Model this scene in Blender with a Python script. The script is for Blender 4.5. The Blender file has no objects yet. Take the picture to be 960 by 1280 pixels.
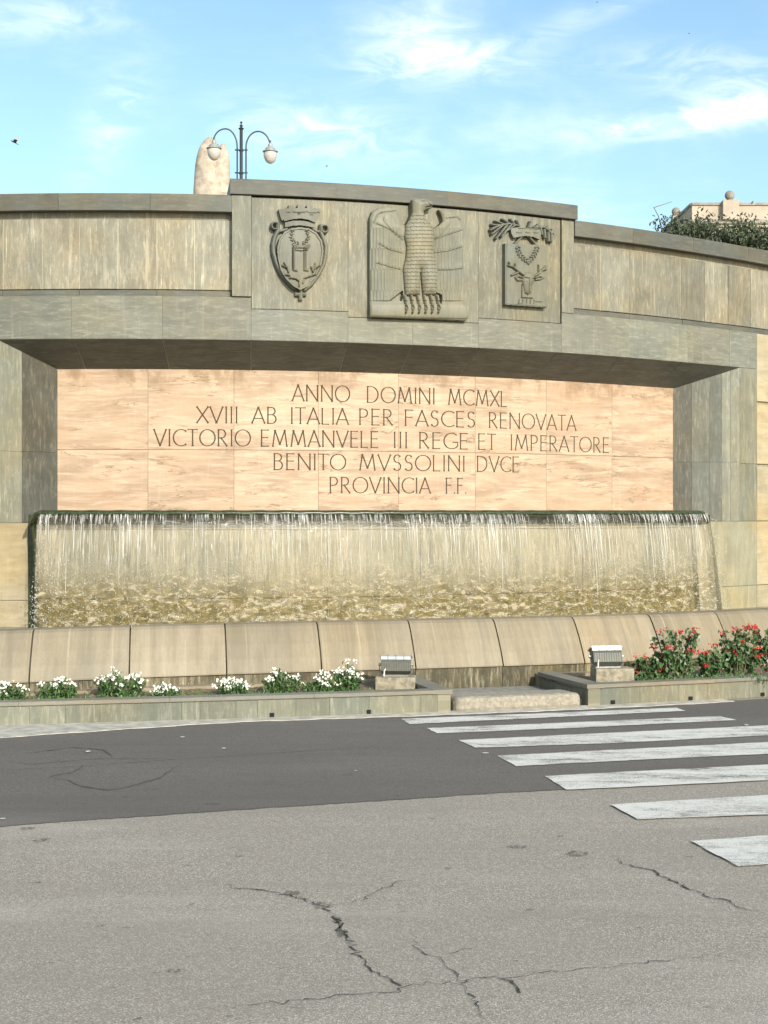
import bpy, bmesh, math, random
import numpy as np
from mathutils import Vector, Matrix, noise as mnoise
R = math.radians
random.seed(7); rng = np.random.default_rng(7)
scene = bpy.context.scene
COL = scene.collection

# ------------------------------------------------------------------ camera, world, sun
EYE = 1.65; F = 1900.0            # eye height, focal length in photo pixels (photo is 960 x 1280)
cam_d = bpy.data.cameras.new('camera'); cam = bpy.data.objects.new('camera', cam_d); COL.objects.link(cam)
cam.location = (0, 0, EYE); cam.rotation_euler = (R(90), 0, 0)
cam_d.sensor_fit = 'VERTICAL'; cam_d.sensor_height = 36.0; cam_d.lens = 36.0 * F / 1280.0
cam_d.clip_start = 0.1; cam_d.clip_end = 3000
scene.camera = cam
SUN_AZ, SUN_EL = 27.0, 26.0       # degrees right of the camera's back, elevation
sun_d = bpy.data.lights.new('sun', 'SUN'); sun = bpy.data.objects.new('sun', sun_d); COL.objects.link(sun)
sdir = Vector((math.sin(R(SUN_AZ)) * math.cos(R(SUN_EL)), -math.cos(R(SUN_AZ)) * math.cos(R(SUN_EL)), math.sin(R(SUN_EL))))
sun.rotation_euler = sdir.to_track_quat('Z', 'Y').to_euler()
sun_d.energy = 3.1; sun_d.angle = R(0.6); sun_d.color = (1.0, 0.94, 0.84)
scene.view_settings.view_transform = 'Standard'; scene.view_settings.look = 'None'
scene.view_settings.exposure = 0.66; scene.view_settings.gamma = 1.0
world = bpy.data.worlds.new('World'); scene.world = world; world.use_nodes = True


class NT:
    """small helper for building node trees"""
    def __init__(s, tree):
        s.t = tree; s.n = tree.nodes; s.l = tree.links
    def new(s, typ, **kw):
        nd = s.n.new(typ)
        for k, v in kw.items():
            if k.startswith('i_'):
                nd.inputs[k[2:].replace('_', ' ')].default_value = v
            else:
                setattr(nd, k, v)
        return nd
    def link(s, a, b): s.l.new(a, b)
    def val(s, x, sock):
        if isinstance(x, (int, float, tuple, list)):
            if isinstance(x, (tuple, list)) and len(x) == 3 and sock.type == 'RGBA': x = (*x, 1)
            sock.default_value = x
        else: s.l.new(x, sock)
    def math(s, op, a, b=None, c=None, clamp=False):
        nd = s.n.new('ShaderNodeMath'); nd.operation = op; nd.use_clamp = clamp
        s.val(a, nd.inputs[0])
        if b is not None: s.val(b, nd.inputs[1])
        if c is not None: s.val(c, nd.inputs[2])
        return nd.outputs[0]
    def vmath(s, op, a, b=None):
        nd = s.n.new('ShaderNodeVectorMath'); nd.operation = op
        s.val(a, nd.inputs[0])
        if b is not None: s.val(b, nd.inputs[1])
        return nd.outputs['Value'] if op in ('DOT_PRODUCT', 'LENGTH') else nd.outputs[0]
    def mix(s, f, a, b, blend='MIX'):
        nd = s.n.new('ShaderNodeMix'); nd.data_type = 'RGBA'; nd.blend_type = blend
        s.val(f, nd.inputs[0]); s.val(a, nd.inputs[6]); s.val(b, nd.inputs[7])
        return nd.outputs[2]
    def noise(s, vec, scale=5, detail=4, rough=.55, dist=0, out=0):
        nd = s.n.new('ShaderNodeTexNoise'); s.val(vec, nd.inputs['Vector'])
        nd.inputs['Scale'].default_value = scale; nd.inputs['Detail'].default_value = detail
        nd.inputs['Roughness'].default_value = rough; nd.inputs['Distortion'].default_value = dist
        return nd.outputs[out]
    def ramp(s, fac, stops):
        nd = s.n.new('ShaderNodeMapRange'); nd.interpolation_type = 'SMOOTHSTEP'
        s.val(fac, nd.inputs[0])
        for k, v in enumerate(stops): nd.inputs[1 + k].default_value = v
        return nd.outputs[0]
    def mapping(s, vec, scale=(1, 1, 1), loc=(0, 0, 0), rot=(0, 0, 0)):
        nd = s.n.new('ShaderNodeMapping'); s.val(vec, nd.inputs[0])
        nd.inputs['Scale'].default_value = scale; nd.inputs['Rotation'].default_value = rot
        s.val(loc, nd.inputs['Location'])
        return nd.outputs[0]
    def bump(s, h, strength=.3, dist=.01, normal=None):
        nd = s.n.new('ShaderNodeBump'); s.val(h, nd.inputs['Height'])
        nd.inputs['Strength'].default_value = strength; nd.inputs['Distance'].default_value = dist
        if normal is not None: s.l.new(normal, nd.inputs['Normal'])
        return nd.outputs[0]


# sky with thin cirrus
w = NT(world.node_tree); w.n.clear()
sky = w.new('ShaderNodeTexSky', sky_type='NISHITA', sun_disc=False, sun_elevation=R(SUN_EL), sun_rotation=R(180 - SUN_AZ),
            altitude=10, air_density=1.0, dust_density=1.6, ozone_density=1.6)
tc = w.new('ShaderNodeTexCoord'); d = tc.outputs['Generated']
sep = w.new('ShaderNodeSeparateXYZ'); w.link(d, sep.inputs[0])
den = w.math('ADD', w.math('MAXIMUM', sep.outputs[2], 0.0), 0.10)
comb = w.new('ShaderNodeCombineXYZ')
w.link(w.math('DIVIDE', sep.outputs[0], den), comb.inputs[0]); w.link(w.math('DIVIDE', sep.outputs[1], den), comb.inputs[1])
P = comb.outputs[0]
n1 = w.noise(w.mapping(P, (1.0, .8, 1), (3.1, .4, 0), (0, 0, .5)), 1.6, 7, .62, .5)
n2 = w.noise(w.mapping(P, (.5, 1.4, 1), (7.3, 2.4, 0), (0, 0, -.35)), 2.4, 8, .7, 1.2)
gen = w.ramp(n1, (.44, .80, 0, .55))
total = w.math('MULTIPLY', gen, w.ramp(n2, (.3, .7, .2, 1)))
def cloud_patch(x, y, wd, ht, ang, amp, prev):
    c = Vector(((x - 480) / F, 1, (640 - y) / F)).normalized()
    a = Vector((math.cos(ang), 0, math.sin(ang))); a = (a - c * a.dot(c)).normalized(); b = a.cross(c).normalized()
    q = w.vmath('SUBTRACT', d, tuple(c))
    u = w.math('DIVIDE', w.vmath('DOT_PRODUCT', q, tuple(a)), wd / F)
    v = w.math('DIVIDE', w.vmath('DOT_PRODUCT', q, tuple(b)), ht / F)
    g = w.math('EXPONENT', w.math('MULTIPLY', w.math('ADD', w.math('MULTIPLY', u, u), w.math('MULTIPLY', v, v)), -1.0))
    g = w.math('MULTIPLY', g, w.vmath('DOT_PRODUCT', d, tuple(c)), clamp=True)
    return w.math('ADD', prev, w.math('MULTIPLY', g, amp))
blobs = 0.0
for args in ((560, 75, 95, 24, 0, 1.0), (400, 168, 110, 34, -.1, .95), (140, 150, 30, 70, -.5, .6), (860, 148, 130, 16, .14, 1.1),
             (930, 140, 60, 22, .1, .7), (60, 22, 90, 22, .05, .7), (880, 90, 110, 30, -.1, .55), (520, 40, 60, 50, .3, .5), (750, 10, 90, 16, .4, .4)):
    blobs = cloud_patch(*args, blobs)
wisp = w.noise(w.mapping(d, (10, 10, 30), (0, 0, 0), (0, .18, 0)), 2.2, 8, .60, .9)
total = w.math('ADD', total, w.math('MULTIPLY', blobs, w.ramp(wisp, (.34, .70, .12, 1))))
total = w.math('MINIMUM', total, 1.0)
cirrus_f = w.math('MULTIPLY', total, .75)
base = w.mix(1.0, sky.outputs[0], (.97, 1.07, 1.01), 'MULTIPLY')
skyc = w.mix(cirrus_f, base, (6.6, 7.0, 7.0))
bg = w.new('ShaderNodeBackground'); bg.inputs[1].default_value = .140
w.link(skyc, bg.inputs[0]); wo = w.new('ShaderNodeOutputWorld'); w.link(bg.outputs[0], wo.inputs[0])


# ------------------------------------------------------------------ plan curves of the monument
class Ring:
    """a plan curve: polar about (cx, cz), radius R + c3 u^3 + c4 u^4, u = th - TH0; th = 0 looks at the camera, + is right"""
    def __init__(s, cx, cz, r, c3, c4, lo, hi, t0=0.31):
        s.cx, s.cz, s.r, s.c3, s.c4, s.lo, s.hi, s.t0 = cx, cz, r, c3, c4, lo, hi, t0
    def rad(s, th):
        u = th - s.t0; uc = min(max(u, s.lo), s.hi)
        v = s.c3 * uc ** 3 + s.c4 * uc ** 4
        return s.r + v + (u - uc) * (3 * s.c3 * uc ** 2 + 4 * s.c4 * uc ** 3)
    def pt(s, th, dr, z):
        r = s.rad(th) + dr
        return Vector((s.cx + r * math.sin(th), s.cz - r * math.cos(th), z))
    def inv(s, x, dr=0.0):
        """angle and depth where the sight line through photo column x meets the curve offset by dr"""
        q = (x - 480) / F; rr = s.r + dr
        for _ in range(60):
            a = q * q + 1; b = -2 * (q * s.cx + s.cz); c = s.cx ** 2 + s.cz ** 2 - rr * rr
            Z = (-b - math.sqrt(max(b * b - 4 * a * c, 0))) / (2 * a)
            th = math.atan2(q * Z - s.cx, s.cz - Z)
            rr = s.rad(th) + dr
        return th, Z
    def at(s, x, y, dr=0.0):
        th, Z = s.inv(x, dr)
        return th, EYE + (640 - y) / F * Z
    def px(s, x, y, dr=0.0):
        th, z = s.at(x, y, dr)
        return s.pt(th, dr, z)
FAC = Ring(-3.3852, 28.6624, 10.8451, .7954, 1.7688, -.45, .56)
k_ = .906
BAS = Ring(-5.1132 * k_, 35.7427 * k_, 21.0644 * k_, -47.5882 * k_, 20.2669 * k_, -.25, .13)
PLA = Ring(-5.8507, 35.4525, 23.808, -19.3091, 1.6474, -.21, .12)


def ground(x, y, z=0.0):
    Z = (EYE - z) * F / (y - 640)
    return Vector(((x - 480) / F * Z, Z, z))


# ------------------------------------------------------------------ object helpers
def wloc(o):
    v = Vector((0, 0, 0))
    while o is not None: v += o.location; o = o.parent
    return v
def tag(o, label=None, cat=None, group=None, kind=None):
    for k, v in (('label', label), ('category', cat), ('group', group), ('kind', kind)):
        if v: o[k] = v
    return o
def empty(name, loc, label, cat, group=None):
    o = bpy.data.objects.new(name, None); COL.objects.link(o); o.location = loc; o.empty_display_size = .2
    return tag(o, label, cat, group)
class MB:
    def __init__(s): s.v = []; s.f = []; s.uv = []; s.hasuv = False
    def add(s, vs, fs, uvs=None):
        o = len(s.v); s.v += [tuple(p) for p in vs]; s.f += [tuple(i + o for i in f) for f in fs]
        if uvs is not None: s.hasuv = True; s.uv += list(uvs)
        else: s.uv += [(0, 0)] * len(vs)
        return s
    def box(s, c, sx, sy, sz, rot=None):
        c = Vector(c); vs = []
        for dz in (-1, 1):
            for dy in (-1, 1):
                for dx in (-1, 1):
                    p = Vector((dx * sx / 2, dy * sy / 2, dz * sz / 2))
                    if rot: p = rot @ p
                    vs.append(c + p)
        return s.add(vs, [(0, 2, 3, 1), (4, 5, 7, 6), (0, 1, 5, 4), (2, 6, 7, 3), (0, 4, 6, 2), (1, 3, 7, 5)])
    def tube(s, pts, r, n=8, cap=True):
        pts = [Vector(p) for p in pts]; rs = r if isinstance(r, (list, tuple)) else [r] * len(pts)
        vs = []; up = Vector((0, 0, 1))
        prev = None
        for i, p in enumerate(pts):
            t = (pts[min(i + 1, len(pts) - 1)] - pts[max(i - 1, 0)]).normalized()
            if prev is None:
                a = t.orthogonal().normalized()
            else: a = (prev - t * prev.dot(t)).normalized()
            prev = a; b = t.cross(a)
            for k in range(n):
                q = 2 * math.pi * k / n
                vs.append(p + (a * math.cos(q) + b * math.sin(q)) * rs[i])
        fs = [(i * n + k, i * n + (k + 1) % n, (i + 1) * n + (k + 1) % n, (i + 1) * n + k) for i in range(len(pts) - 1) for k in range(n)]
        if cap: fs += [tuple(range(n - 1, -1, -1)), tuple((len(pts) - 1) * n + k for k in range(n))]
        return s.add(vs, fs)
    def lathe(s, c, prof, n=20):
        c = Vector(c); vs = []; m = len(prof)
        for r, z in prof:
            for k in range(n):
                q = 2 * math.pi * k / n; vs.append(c + Vector((r * math.cos(q), r * math.sin(q), z)))
        fs = [(i * n + k, i * n + (k + 1) % n, (i + 1) * n + (k + 1) % n, (i + 1) * n + k) for i in range(m - 1) for k in range(n)]
        fs += [tuple(range(n - 1, -1, -1)), tuple((m - 1) * n + k for k in range(n))]
        return s.add(vs, fs)
    def build(s, name, mat, parent=None, smooth=False):
        lo = Vector((min(p[0] for p in s.v), min(p[1] for p in s.v), min(p[2] for p in s.v)))
        hi = Vector((max(p[0] for p in s.v), max(p[1] for p in s.v), max(p[2] for p in s.v)))
        c = Vector(((lo.x + hi.x) / 2, (lo.y + hi.y) / 2, lo.z))
        me = bpy.data.meshes.new(name)
        arr = np.array(s.v, dtype=float) - np.array(c)
        me.from_pydata(arr.tolist(), [], s.f)
        if s.hasuv:
            L = me.uv_layers.new(name='UVMap'); idx = np.empty(len(me.loops), dtype=np.int32)
            me.loops.foreach_get('vertex_index', idx)
            L.data.foreach_set('uv', np.array(s.uv, dtype=np.float32)[idx].ravel())
        if smooth: me.polygons.foreach_set('use_smooth', [True] * len(me.polygons))
        me.materials.append(mat); me.update()
        o = bpy.data.objects.new(name, me); COL.objects.link(o)
        if parent is not None: o.parent = parent; o.location = c - wloc(parent)
        else: o.location = c
        return o


def sweep(ring, t0, t1, prof, step=.012, t1prof=None, flip=False):
    """closed profile [(dr, z)...] swept along the ring from angle t0 to t1 (t1prof: angles per profile vertex)"""
    n = max(2, int(abs(t1 - t0) / step) + 1); m = len(prof); vs = []; uv = []
    for i in range(n):
        a = i / (n - 1)
        for j, (dr, z) in enumerate(prof):
            lo = t0 if t1prof is None else t1prof[0][j]; hi = t1 if t1prof is None else t1prof[1][j]
            th = lo + (hi - lo) * a
            vs.append(ring.pt(th, dr, z)); uv.append((ring.r * th, z + dr * .97))
    fs = [(i * m + j, (i + 1) * m + j, (i + 1) * m + (j + 1) % m, i * m + (j + 1) % m) for i in range(n - 1) for j in range(m)]
    fs += [tuple(range(m)), tuple((n - 1) * m + j for j in range(m - 1, -1, -1))]
    return vs, fs, uv
def blockprof(d0, d1, z0, z1, c=.004):
    return [(d0, z0), (d1 - c, z0), (d1, z0 + c), (d1, z1 - c), (d1 - c, z1), (d0, z1)]
def block(ring, name, t0, t1, d0, d1, z0, z1, mat, parent, gap=.0015, c=.004, jit=0.0):
    """one stone: angular gap on both sides (metres), optional small random proudness"""
    g = gap / ring.r; d1 = d1 + random.uniform(-jit, jit)
    vs, fs, uv = sweep(ring, t0 + g, t1 - g, blockprof(d0, d1, z0 + gap, z1 - gap, c))
    return MB().add(vs, fs, uv).build(name, mat, parent)


# ------------------------------------------------------------------ materials
def newmat(name):
    m = bpy.data.materials.new(name); m.use_nodes = True; t = NT(m.node_tree)
    return m, t, m.node_tree.nodes['Principled BSDF']
def simple(name, col, rough=.6, metal=0.0, var=.12, scale=30, bump=.15):
    m, t, b = newmat(name)
    c = t.new('ShaderNodeTexCoord').outputs['Object']
    n = t.noise(c, scale, 5, .6)
    t.link(t.mix(t.ramp(n, (.3, .7, 0, 1)), tuple(x * (1 - var) for x in col), tuple(min(1, x * (1 + var)) for x in col)), b.inputs['Base Color'])
    b.inputs['Roughness'].default_value = rough; b.inputs['Metallic'].default_value = metal
    if bump: t.link(t.bump(n, bump, .004), b.inputs['Normal'])
    return m
def stone(name, dark, mid, light, vert=True, vein=.5, rough=.55, rnd=.16, grime=.35, grimecol=(.10, .09, .07), drip=.25, fine=1.0, spots=0.0, hue=(1.12, 1.0, .82)):
    m, t, b = newmat(name)
    uvn = t.new('ShaderNodeTexCoord').outputs['UV']
    oi = t.new('ShaderNodeObjectInfo').outputs['Random']
    off = t.math('MULTIPLY', oi, 41.0)
    cmb = t.new('ShaderNodeCombineXYZ'); t.link(off, cmb.inputs[0]); t.link(t.math('MULTIPLY', off, 1.7), cmb.inputs[1]); t.link(off, cmb.inputs[2])
    sc = (3.4, .55, 1) if vert else (.55, 3.4, 1)
    base = t.vmath('ADD', uvn, cmb.outputs[0])
    warp = t.noise(base, 2.2, 3, .5, 0, 1)
    wv = t.vmath('ADD', base, t.vmath('SCALE', warp, None))
    # scale input of the vector scale node
    for nd in t.n:
        if nd.bl_idname == 'ShaderNodeVectorMath' and nd.operation == 'SCALE': nd.inputs['Scale'].default_value = .10
    n1 = t.noise(t.mapping(wv, sc, rot=(0, 0, .12)), 2.3, 8, .64)
    n2 = t.noise(t.mapping(wv, tuple(x * 4 for x in sc), rot=(0, 0, -.1)), 2.5, 6, .7)
    n3 = t.noise(base, 90, 3, .7)
    n1b = t.noise(base, 3.0, 7, .7)
    col = t.mix(t.ramp(t.math('ADD', t.math('MULTIPLY', n1, .5), t.math('MULTIPLY', n1b, .5)), (.36, .62, 0, 1)), dark, mid)
    col = t.mix(t.ramp(n2, (.50, .66, 0, vein)), col, light)
    col = t.mix(t.ramp(n2, (.34, .47, .36, 0)), col, dark)
    rid = t.math('ABSOLUTE', t.math('SUBTRACT', t.noise(t.mapping(wv, tuple(x * 1.6 for x in sc), rot=(0, 0, .25)), 1.3, 5, .6), .5))
    col = t.mix(t.math('MULTIPLY', t.ramp(rid, (.0, .010, vein, 0)), t.ramp(n1b, (.42, .6, 0, 1))), col, light)
    col = t.mix(t.math('MULTIPLY', t.ramp(n3, (.35, .7, 0, .35)), fine), col, dark)
    # weathering: streaks running down the face and blotches, in place on the wall
    dr = t.noise(t.mapping(uvn, (7, .35, 1)), 2.0, 6, .65)
    col = t.mix(t.ramp(dr, (.53, .78, 0, drip)), col, tuple(min(1, x * 1.35) for x in light))
    fd = t.noise(t.mapping(uvn, (38, 1.1, 1)), 1.6, 5, .7)
    col = t.mix(t.math('MULTIPLY', t.ramp(fd, (.58, .70, 0, min(1, drip * (2 if vert else .5)))), t.ramp(dr, (.42, .62, .1, 1))), col, tuple(min(1, x * 1.5) for x in light))
    fk = t.noise(t.mapping(t.vmath('ADD', uvn, (5, 3, 0)), (26, .8, 1)), 1.6, 5, .7)
    col = t.mix(t.math('MULTIPLY', t.ramp(fk, (.56, .72, 0, .38)), t.ramp(dr, (.60, .42, .0, 1))), col, grimecol)
    gr = t.noise(uvn, 1.4, 6, .68)
    col = t.mix(t.ramp(gr, (.5, .78, 0, grime)), col, grimecol)
    wm = t.noise(t.vmath('ADD', uvn, (31, 7, 0)), .9, 5, .6)
    col = t.mix(t.ramp(wm, (.42, .62, 0, .8)), col, t.mix(1.0, col, hue, 'MULTIPLY'))
    if spots:
        vo = t.new('ShaderNodeTexVoronoi', i_Scale=26.0); t.link(uvn, vo.inputs['Vector'])
        col = t.mix(t.math('MULTIPLY', t.ramp(vo.outputs['Distance'], (.05, .16, 1, 0)), spots), col, dark)
    r3 = t.math('FRACT', t.math('MULTIPLY', oi, 17.77))
    col = t.mix(1.0, col, t.mix(r3, (.97, .99, .99), (1.04, 1.0, .94)), 'MULTIPLY')
    big = t.noise(t.vmath('ADD', uvn, (3, 17, 0)), .45, 6, .7)
    col = t.mix(t.ramp(big, (.50, .64, 0, .30)), col, dark)
    r2 = t.math('ADD', t.math('MULTIPLY', t.math('FRACT', t.math('MULTIPLY', oi, 7.31)), 2 * rnd), 1 - rnd)
    cm = t.new('ShaderNodeCombineXYZ')
    for k in range(3): t.link(r2, cm.inputs[k])
    col = t.mix(1.0, col, cm.outputs[0], 'MULTIPLY')
    t.link(col, b.inputs['Base Color'])
    b.inputs['Roughness'].default_value = rough; b.inputs['Specular IOR Level'].default_value = .35
    h = t.math('ADD', t.math('MULTIPLY', n2, .6), t.math('MULTIPLY', n3, .5))
    t.link(t.bump(h, .35, .004), b.inputs['Normal'])
    return m

M = {}
M['slab'] = stone('weathered_cipollino_vertical', (.158, .150, .120), (.235, .221, .175), (.42, .39, .31), True, .5, drip=.5, rnd=.20, grime=.4)
M['lintel'] = stone('grey_green_lintel_stone', (.135, .137, .115), (.195, .192, .158), (.33, .325, .265), False, .5, drip=.3, rnd=.09, grime=.35, hue=(1.05, 1.0, .88))
M['attic'] = stone('grey_attic_stone', (.130, .130, .105), (.195, .190, .150), (.34, .33, .26), True, .5, drip=.4, rnd=.09, grime=.3)
M['coping'] = stone('dark_grey_coping_stone', (.080, .082, .073), (.120, .120, .102), (.20, .195, .165), False, .35, drip=.1, rnd=.10, grime=.35)
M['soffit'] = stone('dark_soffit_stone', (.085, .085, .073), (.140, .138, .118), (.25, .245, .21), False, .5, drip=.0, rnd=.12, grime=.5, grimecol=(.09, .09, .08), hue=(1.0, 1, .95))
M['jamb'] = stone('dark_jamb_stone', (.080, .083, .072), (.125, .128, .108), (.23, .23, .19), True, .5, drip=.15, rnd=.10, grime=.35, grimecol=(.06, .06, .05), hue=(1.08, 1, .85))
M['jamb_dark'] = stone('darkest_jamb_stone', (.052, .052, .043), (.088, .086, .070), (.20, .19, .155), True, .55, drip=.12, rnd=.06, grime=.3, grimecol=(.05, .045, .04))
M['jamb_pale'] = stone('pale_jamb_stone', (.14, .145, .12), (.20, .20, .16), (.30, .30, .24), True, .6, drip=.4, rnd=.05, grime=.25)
M['pier'] = stone('cream_pier_stone', (.30, .25, .165), (.42, .35, .24), (.50, .43, .31), False, .35, drip=.2, rnd=.08, grime=.22, grimecol=(.2, .17, .10), spots=.3)
M['pier_grey'] = stone('grey_green_pier_stone', (.22, .205, .145), (.31, .285, .20), (.40, .365, .265), True, .35, drip=.25, rnd=.05, grime=.2)
M['basin'] = stone('tan_basin_stone', (.190, .162, .115), (.292, .250, .182), (.39, .34, .26), True, .2, drip=.3, rnd=.09, grime=.5, grimecol=(.125, .10, .07), spots=.2, hue=(1.08, 1, .88))
M['planter'] = stone('green_grey_planter_stone', (.125, .132, .105), (.185, .185, .145), (.33, .32, .255), True, .5, drip=.35, rnd=.16, grime=.35, hue=(1.15, 1, .84))
M['plcap'] = stone('grey_planter_cap', (.15, .145, .125), (.21, .20, .17), (.29, .275, .23), False, .3, drip=.1, rnd=.08, grime=.3)
M['mossy'] = stone('mossy_wall_foot', (.035, .030, .016), (.13, .11, .065), (.36, .31, .22), True, .6, drip=.8, rnd=.05, grime=.8, grimecol=(.035, .035, .02))
M['relief'] = stone('carved_grey_stone', (.120, .124, .106), (.165, .168, .142), (.25, .245, .20), True, .25, drip=.15, rnd=.0, grime=.15)
M['relief_pale'] = stone('pale_carved_stone', (.150, .150, .120), (.205, .200, .158), (.30, .29, .225), True, .25, drip=.2, rnd=.0, grime=.2)
M['mortar'] = simple('pale_mortar', (.46, .42, .31), .9)
M['brown_mortar'] = simple('brown_mortar', (.17, .145, .10), .95)
M['dark_mortar'] = simple('dark_mortar', (.07, .055, .04), .95)
M['green_joint'] = simple('grey_mortar', (.40, .38, .31), .95)
M['letter'] = simple('dark_brown_lettering', (.062, .042, .022), .85)
M['concrete'] = simple('rough_concrete', (.27, .235, .17), .9, var=.35, scale=22, bump=.6)
M['rough_step'] = simple('exposed_aggregate_step', (.29, .255, .20), .95, var=.20, scale=30, bump=.7)
M['gutter'] = simple('worn_gutter_concrete', (.42, .39, .33), .9, var=.25, scale=9, bump=.4)
M['platform'] = simple('grey_platform_slab', (.24, .225, .19), .9, var=.2, scale=14)
M['soil'] = simple('dry_planter_soil', (.17, .12, .07), .98, var=.5, scale=35, bump=1.0)
M['steel'] = simple('floodlight_aluminium', (.42, .43, .42), .42, .75, var=.08)
M['steel_dark'] = simple('floodlight_body', (.13, .13, .11), .6, .1, var=.12)
M['glass'] = simple('floodlight_glass', (.3, .33, .35), .1, .0)
M['cable'] = simple('white_cable', (.7, .68, .62), .5)
M['iron'] = simple('dark_lamp_iron', (.060, .068, .072), .5, .4)
M['shade'] = simple('lantern_shade', (.30, .32, .30), .5, .2)
M['black'] = simple('black_hole', (.01, .01, .01), .95)
M['leaf'] = simple('glossy_green_leaf', (.055, .115, .028), .45, var=.45, scale=14, bump=0)
M['leaf_dark'] = simple('dark_green_leaf', (.060, .112, .036), .45, var=.45, scale=14, bump=0)
M['hedge'] = simple('hedge_leaf', (.060, .075, .035), .6, var=.5, scale=6, bump=0)
M['stem'] = simple('woody_stem', (.16, .13, .08), .8)
M['white_petal'] = simple('white_petal', (.80, .79, .72), .6, var=.05)
M['red_petal'] = simple('red_petal', (.42, .018, .018), .55, var=.15)
M['pink_petal'] = simple('salmon_petal', (.60, .10, .07), .55, var=.1)
M['building'] = simple('pale_building_plaster', (.42, .35, .275), .85, var=.12, scale=1.5)
M['building_trim'] = simple('weathered_building_trim', (.27, .235, .20), .85, var=.25, scale=3)
M['monument'] = simple('pale_monument_stone', (.42, .35, .275), .85, var=.25, scale=6.0, bump=.8)
M['feather'] = simple('pigeon_feather', (.045, .055, .065), .7)
M['feather_pale'] = simple('pale_wing_feather', (.34, .33, .30), .7)
M['algae_and_shade'] = simple('wet_algae_and_shade', (.035, .045, .018), .3, var=.5, scale=25, bump=.6)  # algae on the lip; same tone paints the shade on the row below it

m, t, b = newmat('milk_glass_globe'); b.inputs['Base Color'].default_value = (.50, .46, .40, 1); b.inputs['Roughness'].default_value = .3
b.inputs['Subsurface Weight'].default_value = .3; M['globe'] = m

# pink travertine of the inscription
def travertine():
    m, t, b = newmat('pink_travertine')
    uv = t.new('ShaderNodeTexCoord').outputs['UV']; oi = t.new('ShaderNodeObjectInfo').outputs['Random']
    cmb = t.new('ShaderNodeCombineXYZ'); o = t.math('MULTIPLY', oi, 23.0)
    for k in range(3): t.link(o, cmb.inputs[k])
    base = t.vmath('ADD', uv, cmb.outputs[0])
    n1 = t.noise(t.mapping(base, (.5, 2.4, 1)), 2.2, 7, .62, .5)
    n2 = t.noise(t.mapping(base, (.9, 9, 1)), 2.0, 8, .7, .8)
    n3 = t.noise(base, 70, 4, .75)
    n4 = t.noise(uv, 1.3, 5, .6)
    col = t.mix(t.ramp(n1, (.3, .7, 0, 1)), (.315, .215, .143), (.485, .350, .242))
    col = t.mix(t.ramp(n2, (.45, .68, 0, .75)), col, (.56, .435, .32))
    col = t.mix(t.ramp(n4, (.42, .7, 0, .5)), col, (.50, .315, .205))
    nv = t.noise(t.mapping(base, (.42, 2.6, 1), rot=(0, 0, .03)), 1.5, 5, .62, .4)
    rid = t.math('ABSOLUTE', t.math('SUBTRACT', nv, .5))
    msk = t.ramp(t.noise(t.mapping(base, (.8, 2.5, 1)), 1.5, 3, .5), (.46, .58, 0, 1))
    col = t.mix(t.math('MULTIPLY', t.ramp(rid, (.0, .014, .9, 0)), msk), col, (.22, .15, .09))
    col = t.mix(t.ramp(n3, (.56, .75, 0, .4)), col, (.36, .24, .15))
    sep = t.new('ShaderNodeSeparateXYZ'); t.link(uv, sep.inputs[0])
    # damp brown staining hanging from the top edge
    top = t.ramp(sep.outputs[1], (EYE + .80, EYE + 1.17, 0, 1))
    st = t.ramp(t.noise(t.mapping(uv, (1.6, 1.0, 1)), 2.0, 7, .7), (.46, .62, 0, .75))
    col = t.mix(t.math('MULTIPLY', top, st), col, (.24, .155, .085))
    col = t.mix(t.ramp(t.noise(t.mapping(uv, (9, .5, 1)), 2, 4, .6), (.55, .8, 0, .3)), col, (.56, .445, .335))
    t.link(col, b.inputs['Base Color']); b.inputs['Roughness'].default_value = .5; b.inputs['Specular IOR Level'].default_value = .35
    t.link(t.bump(t.math('ADD', n3, n2), .25, .004), b.inputs['Normal'])
    return m
M['travertine'] = travertine()

# wet wall behind the water: pale above, olive algae below
def wetwall():
    m, t, b = newmat('wet_algae_wall')
    uv = t.new('ShaderNodeTexCoord').outputs['UV']
    sep = t.new('ShaderNodeSeparateXYZ'); t.link(uv, sep.inputs[0])
    nz = t.noise(t.mapping(uv, (2.2, 1.2, 1)), 2.0, 7, .65)
    z = t.math('ADD', sep.outputs[1], t.math('MULTIPLY', t.math('SUBTRACT', nz, .5), .55))
    n2 = t.noise(t.mapping(uv, (7, .6, 1)), 2.5, 7, .65)
    n5 = t.noise(t.mapping(uv, (.45, .3, 1)), 1.3, 3, .5)
    up = t.mix(t.ramp(n2, (.35, .7, 0, 1)), (.285, .250, .185), (.46, .395, .285))
    up = t.mix(t.ramp(n5, (.38, .62, 0, .8)), (.24, .225, .18), up)
    al = t.mix(t.ramp(t.noise(uv, 9, 6, .7), (.35, .65, 0, 1)), (.095, .070, .016), (.205, .150, .045))
    col = t.mix(t.ramp(z, (.50, 1.12, 1, 0)), up, al)
    t.link(col, b.inputs['Base Color']); b.inputs['Roughness'].default_value = .28
    t.link(t.bump(n2, .4, .01), b.inputs['Normal'])
    return m
M['wet'] = wetwall()

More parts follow.
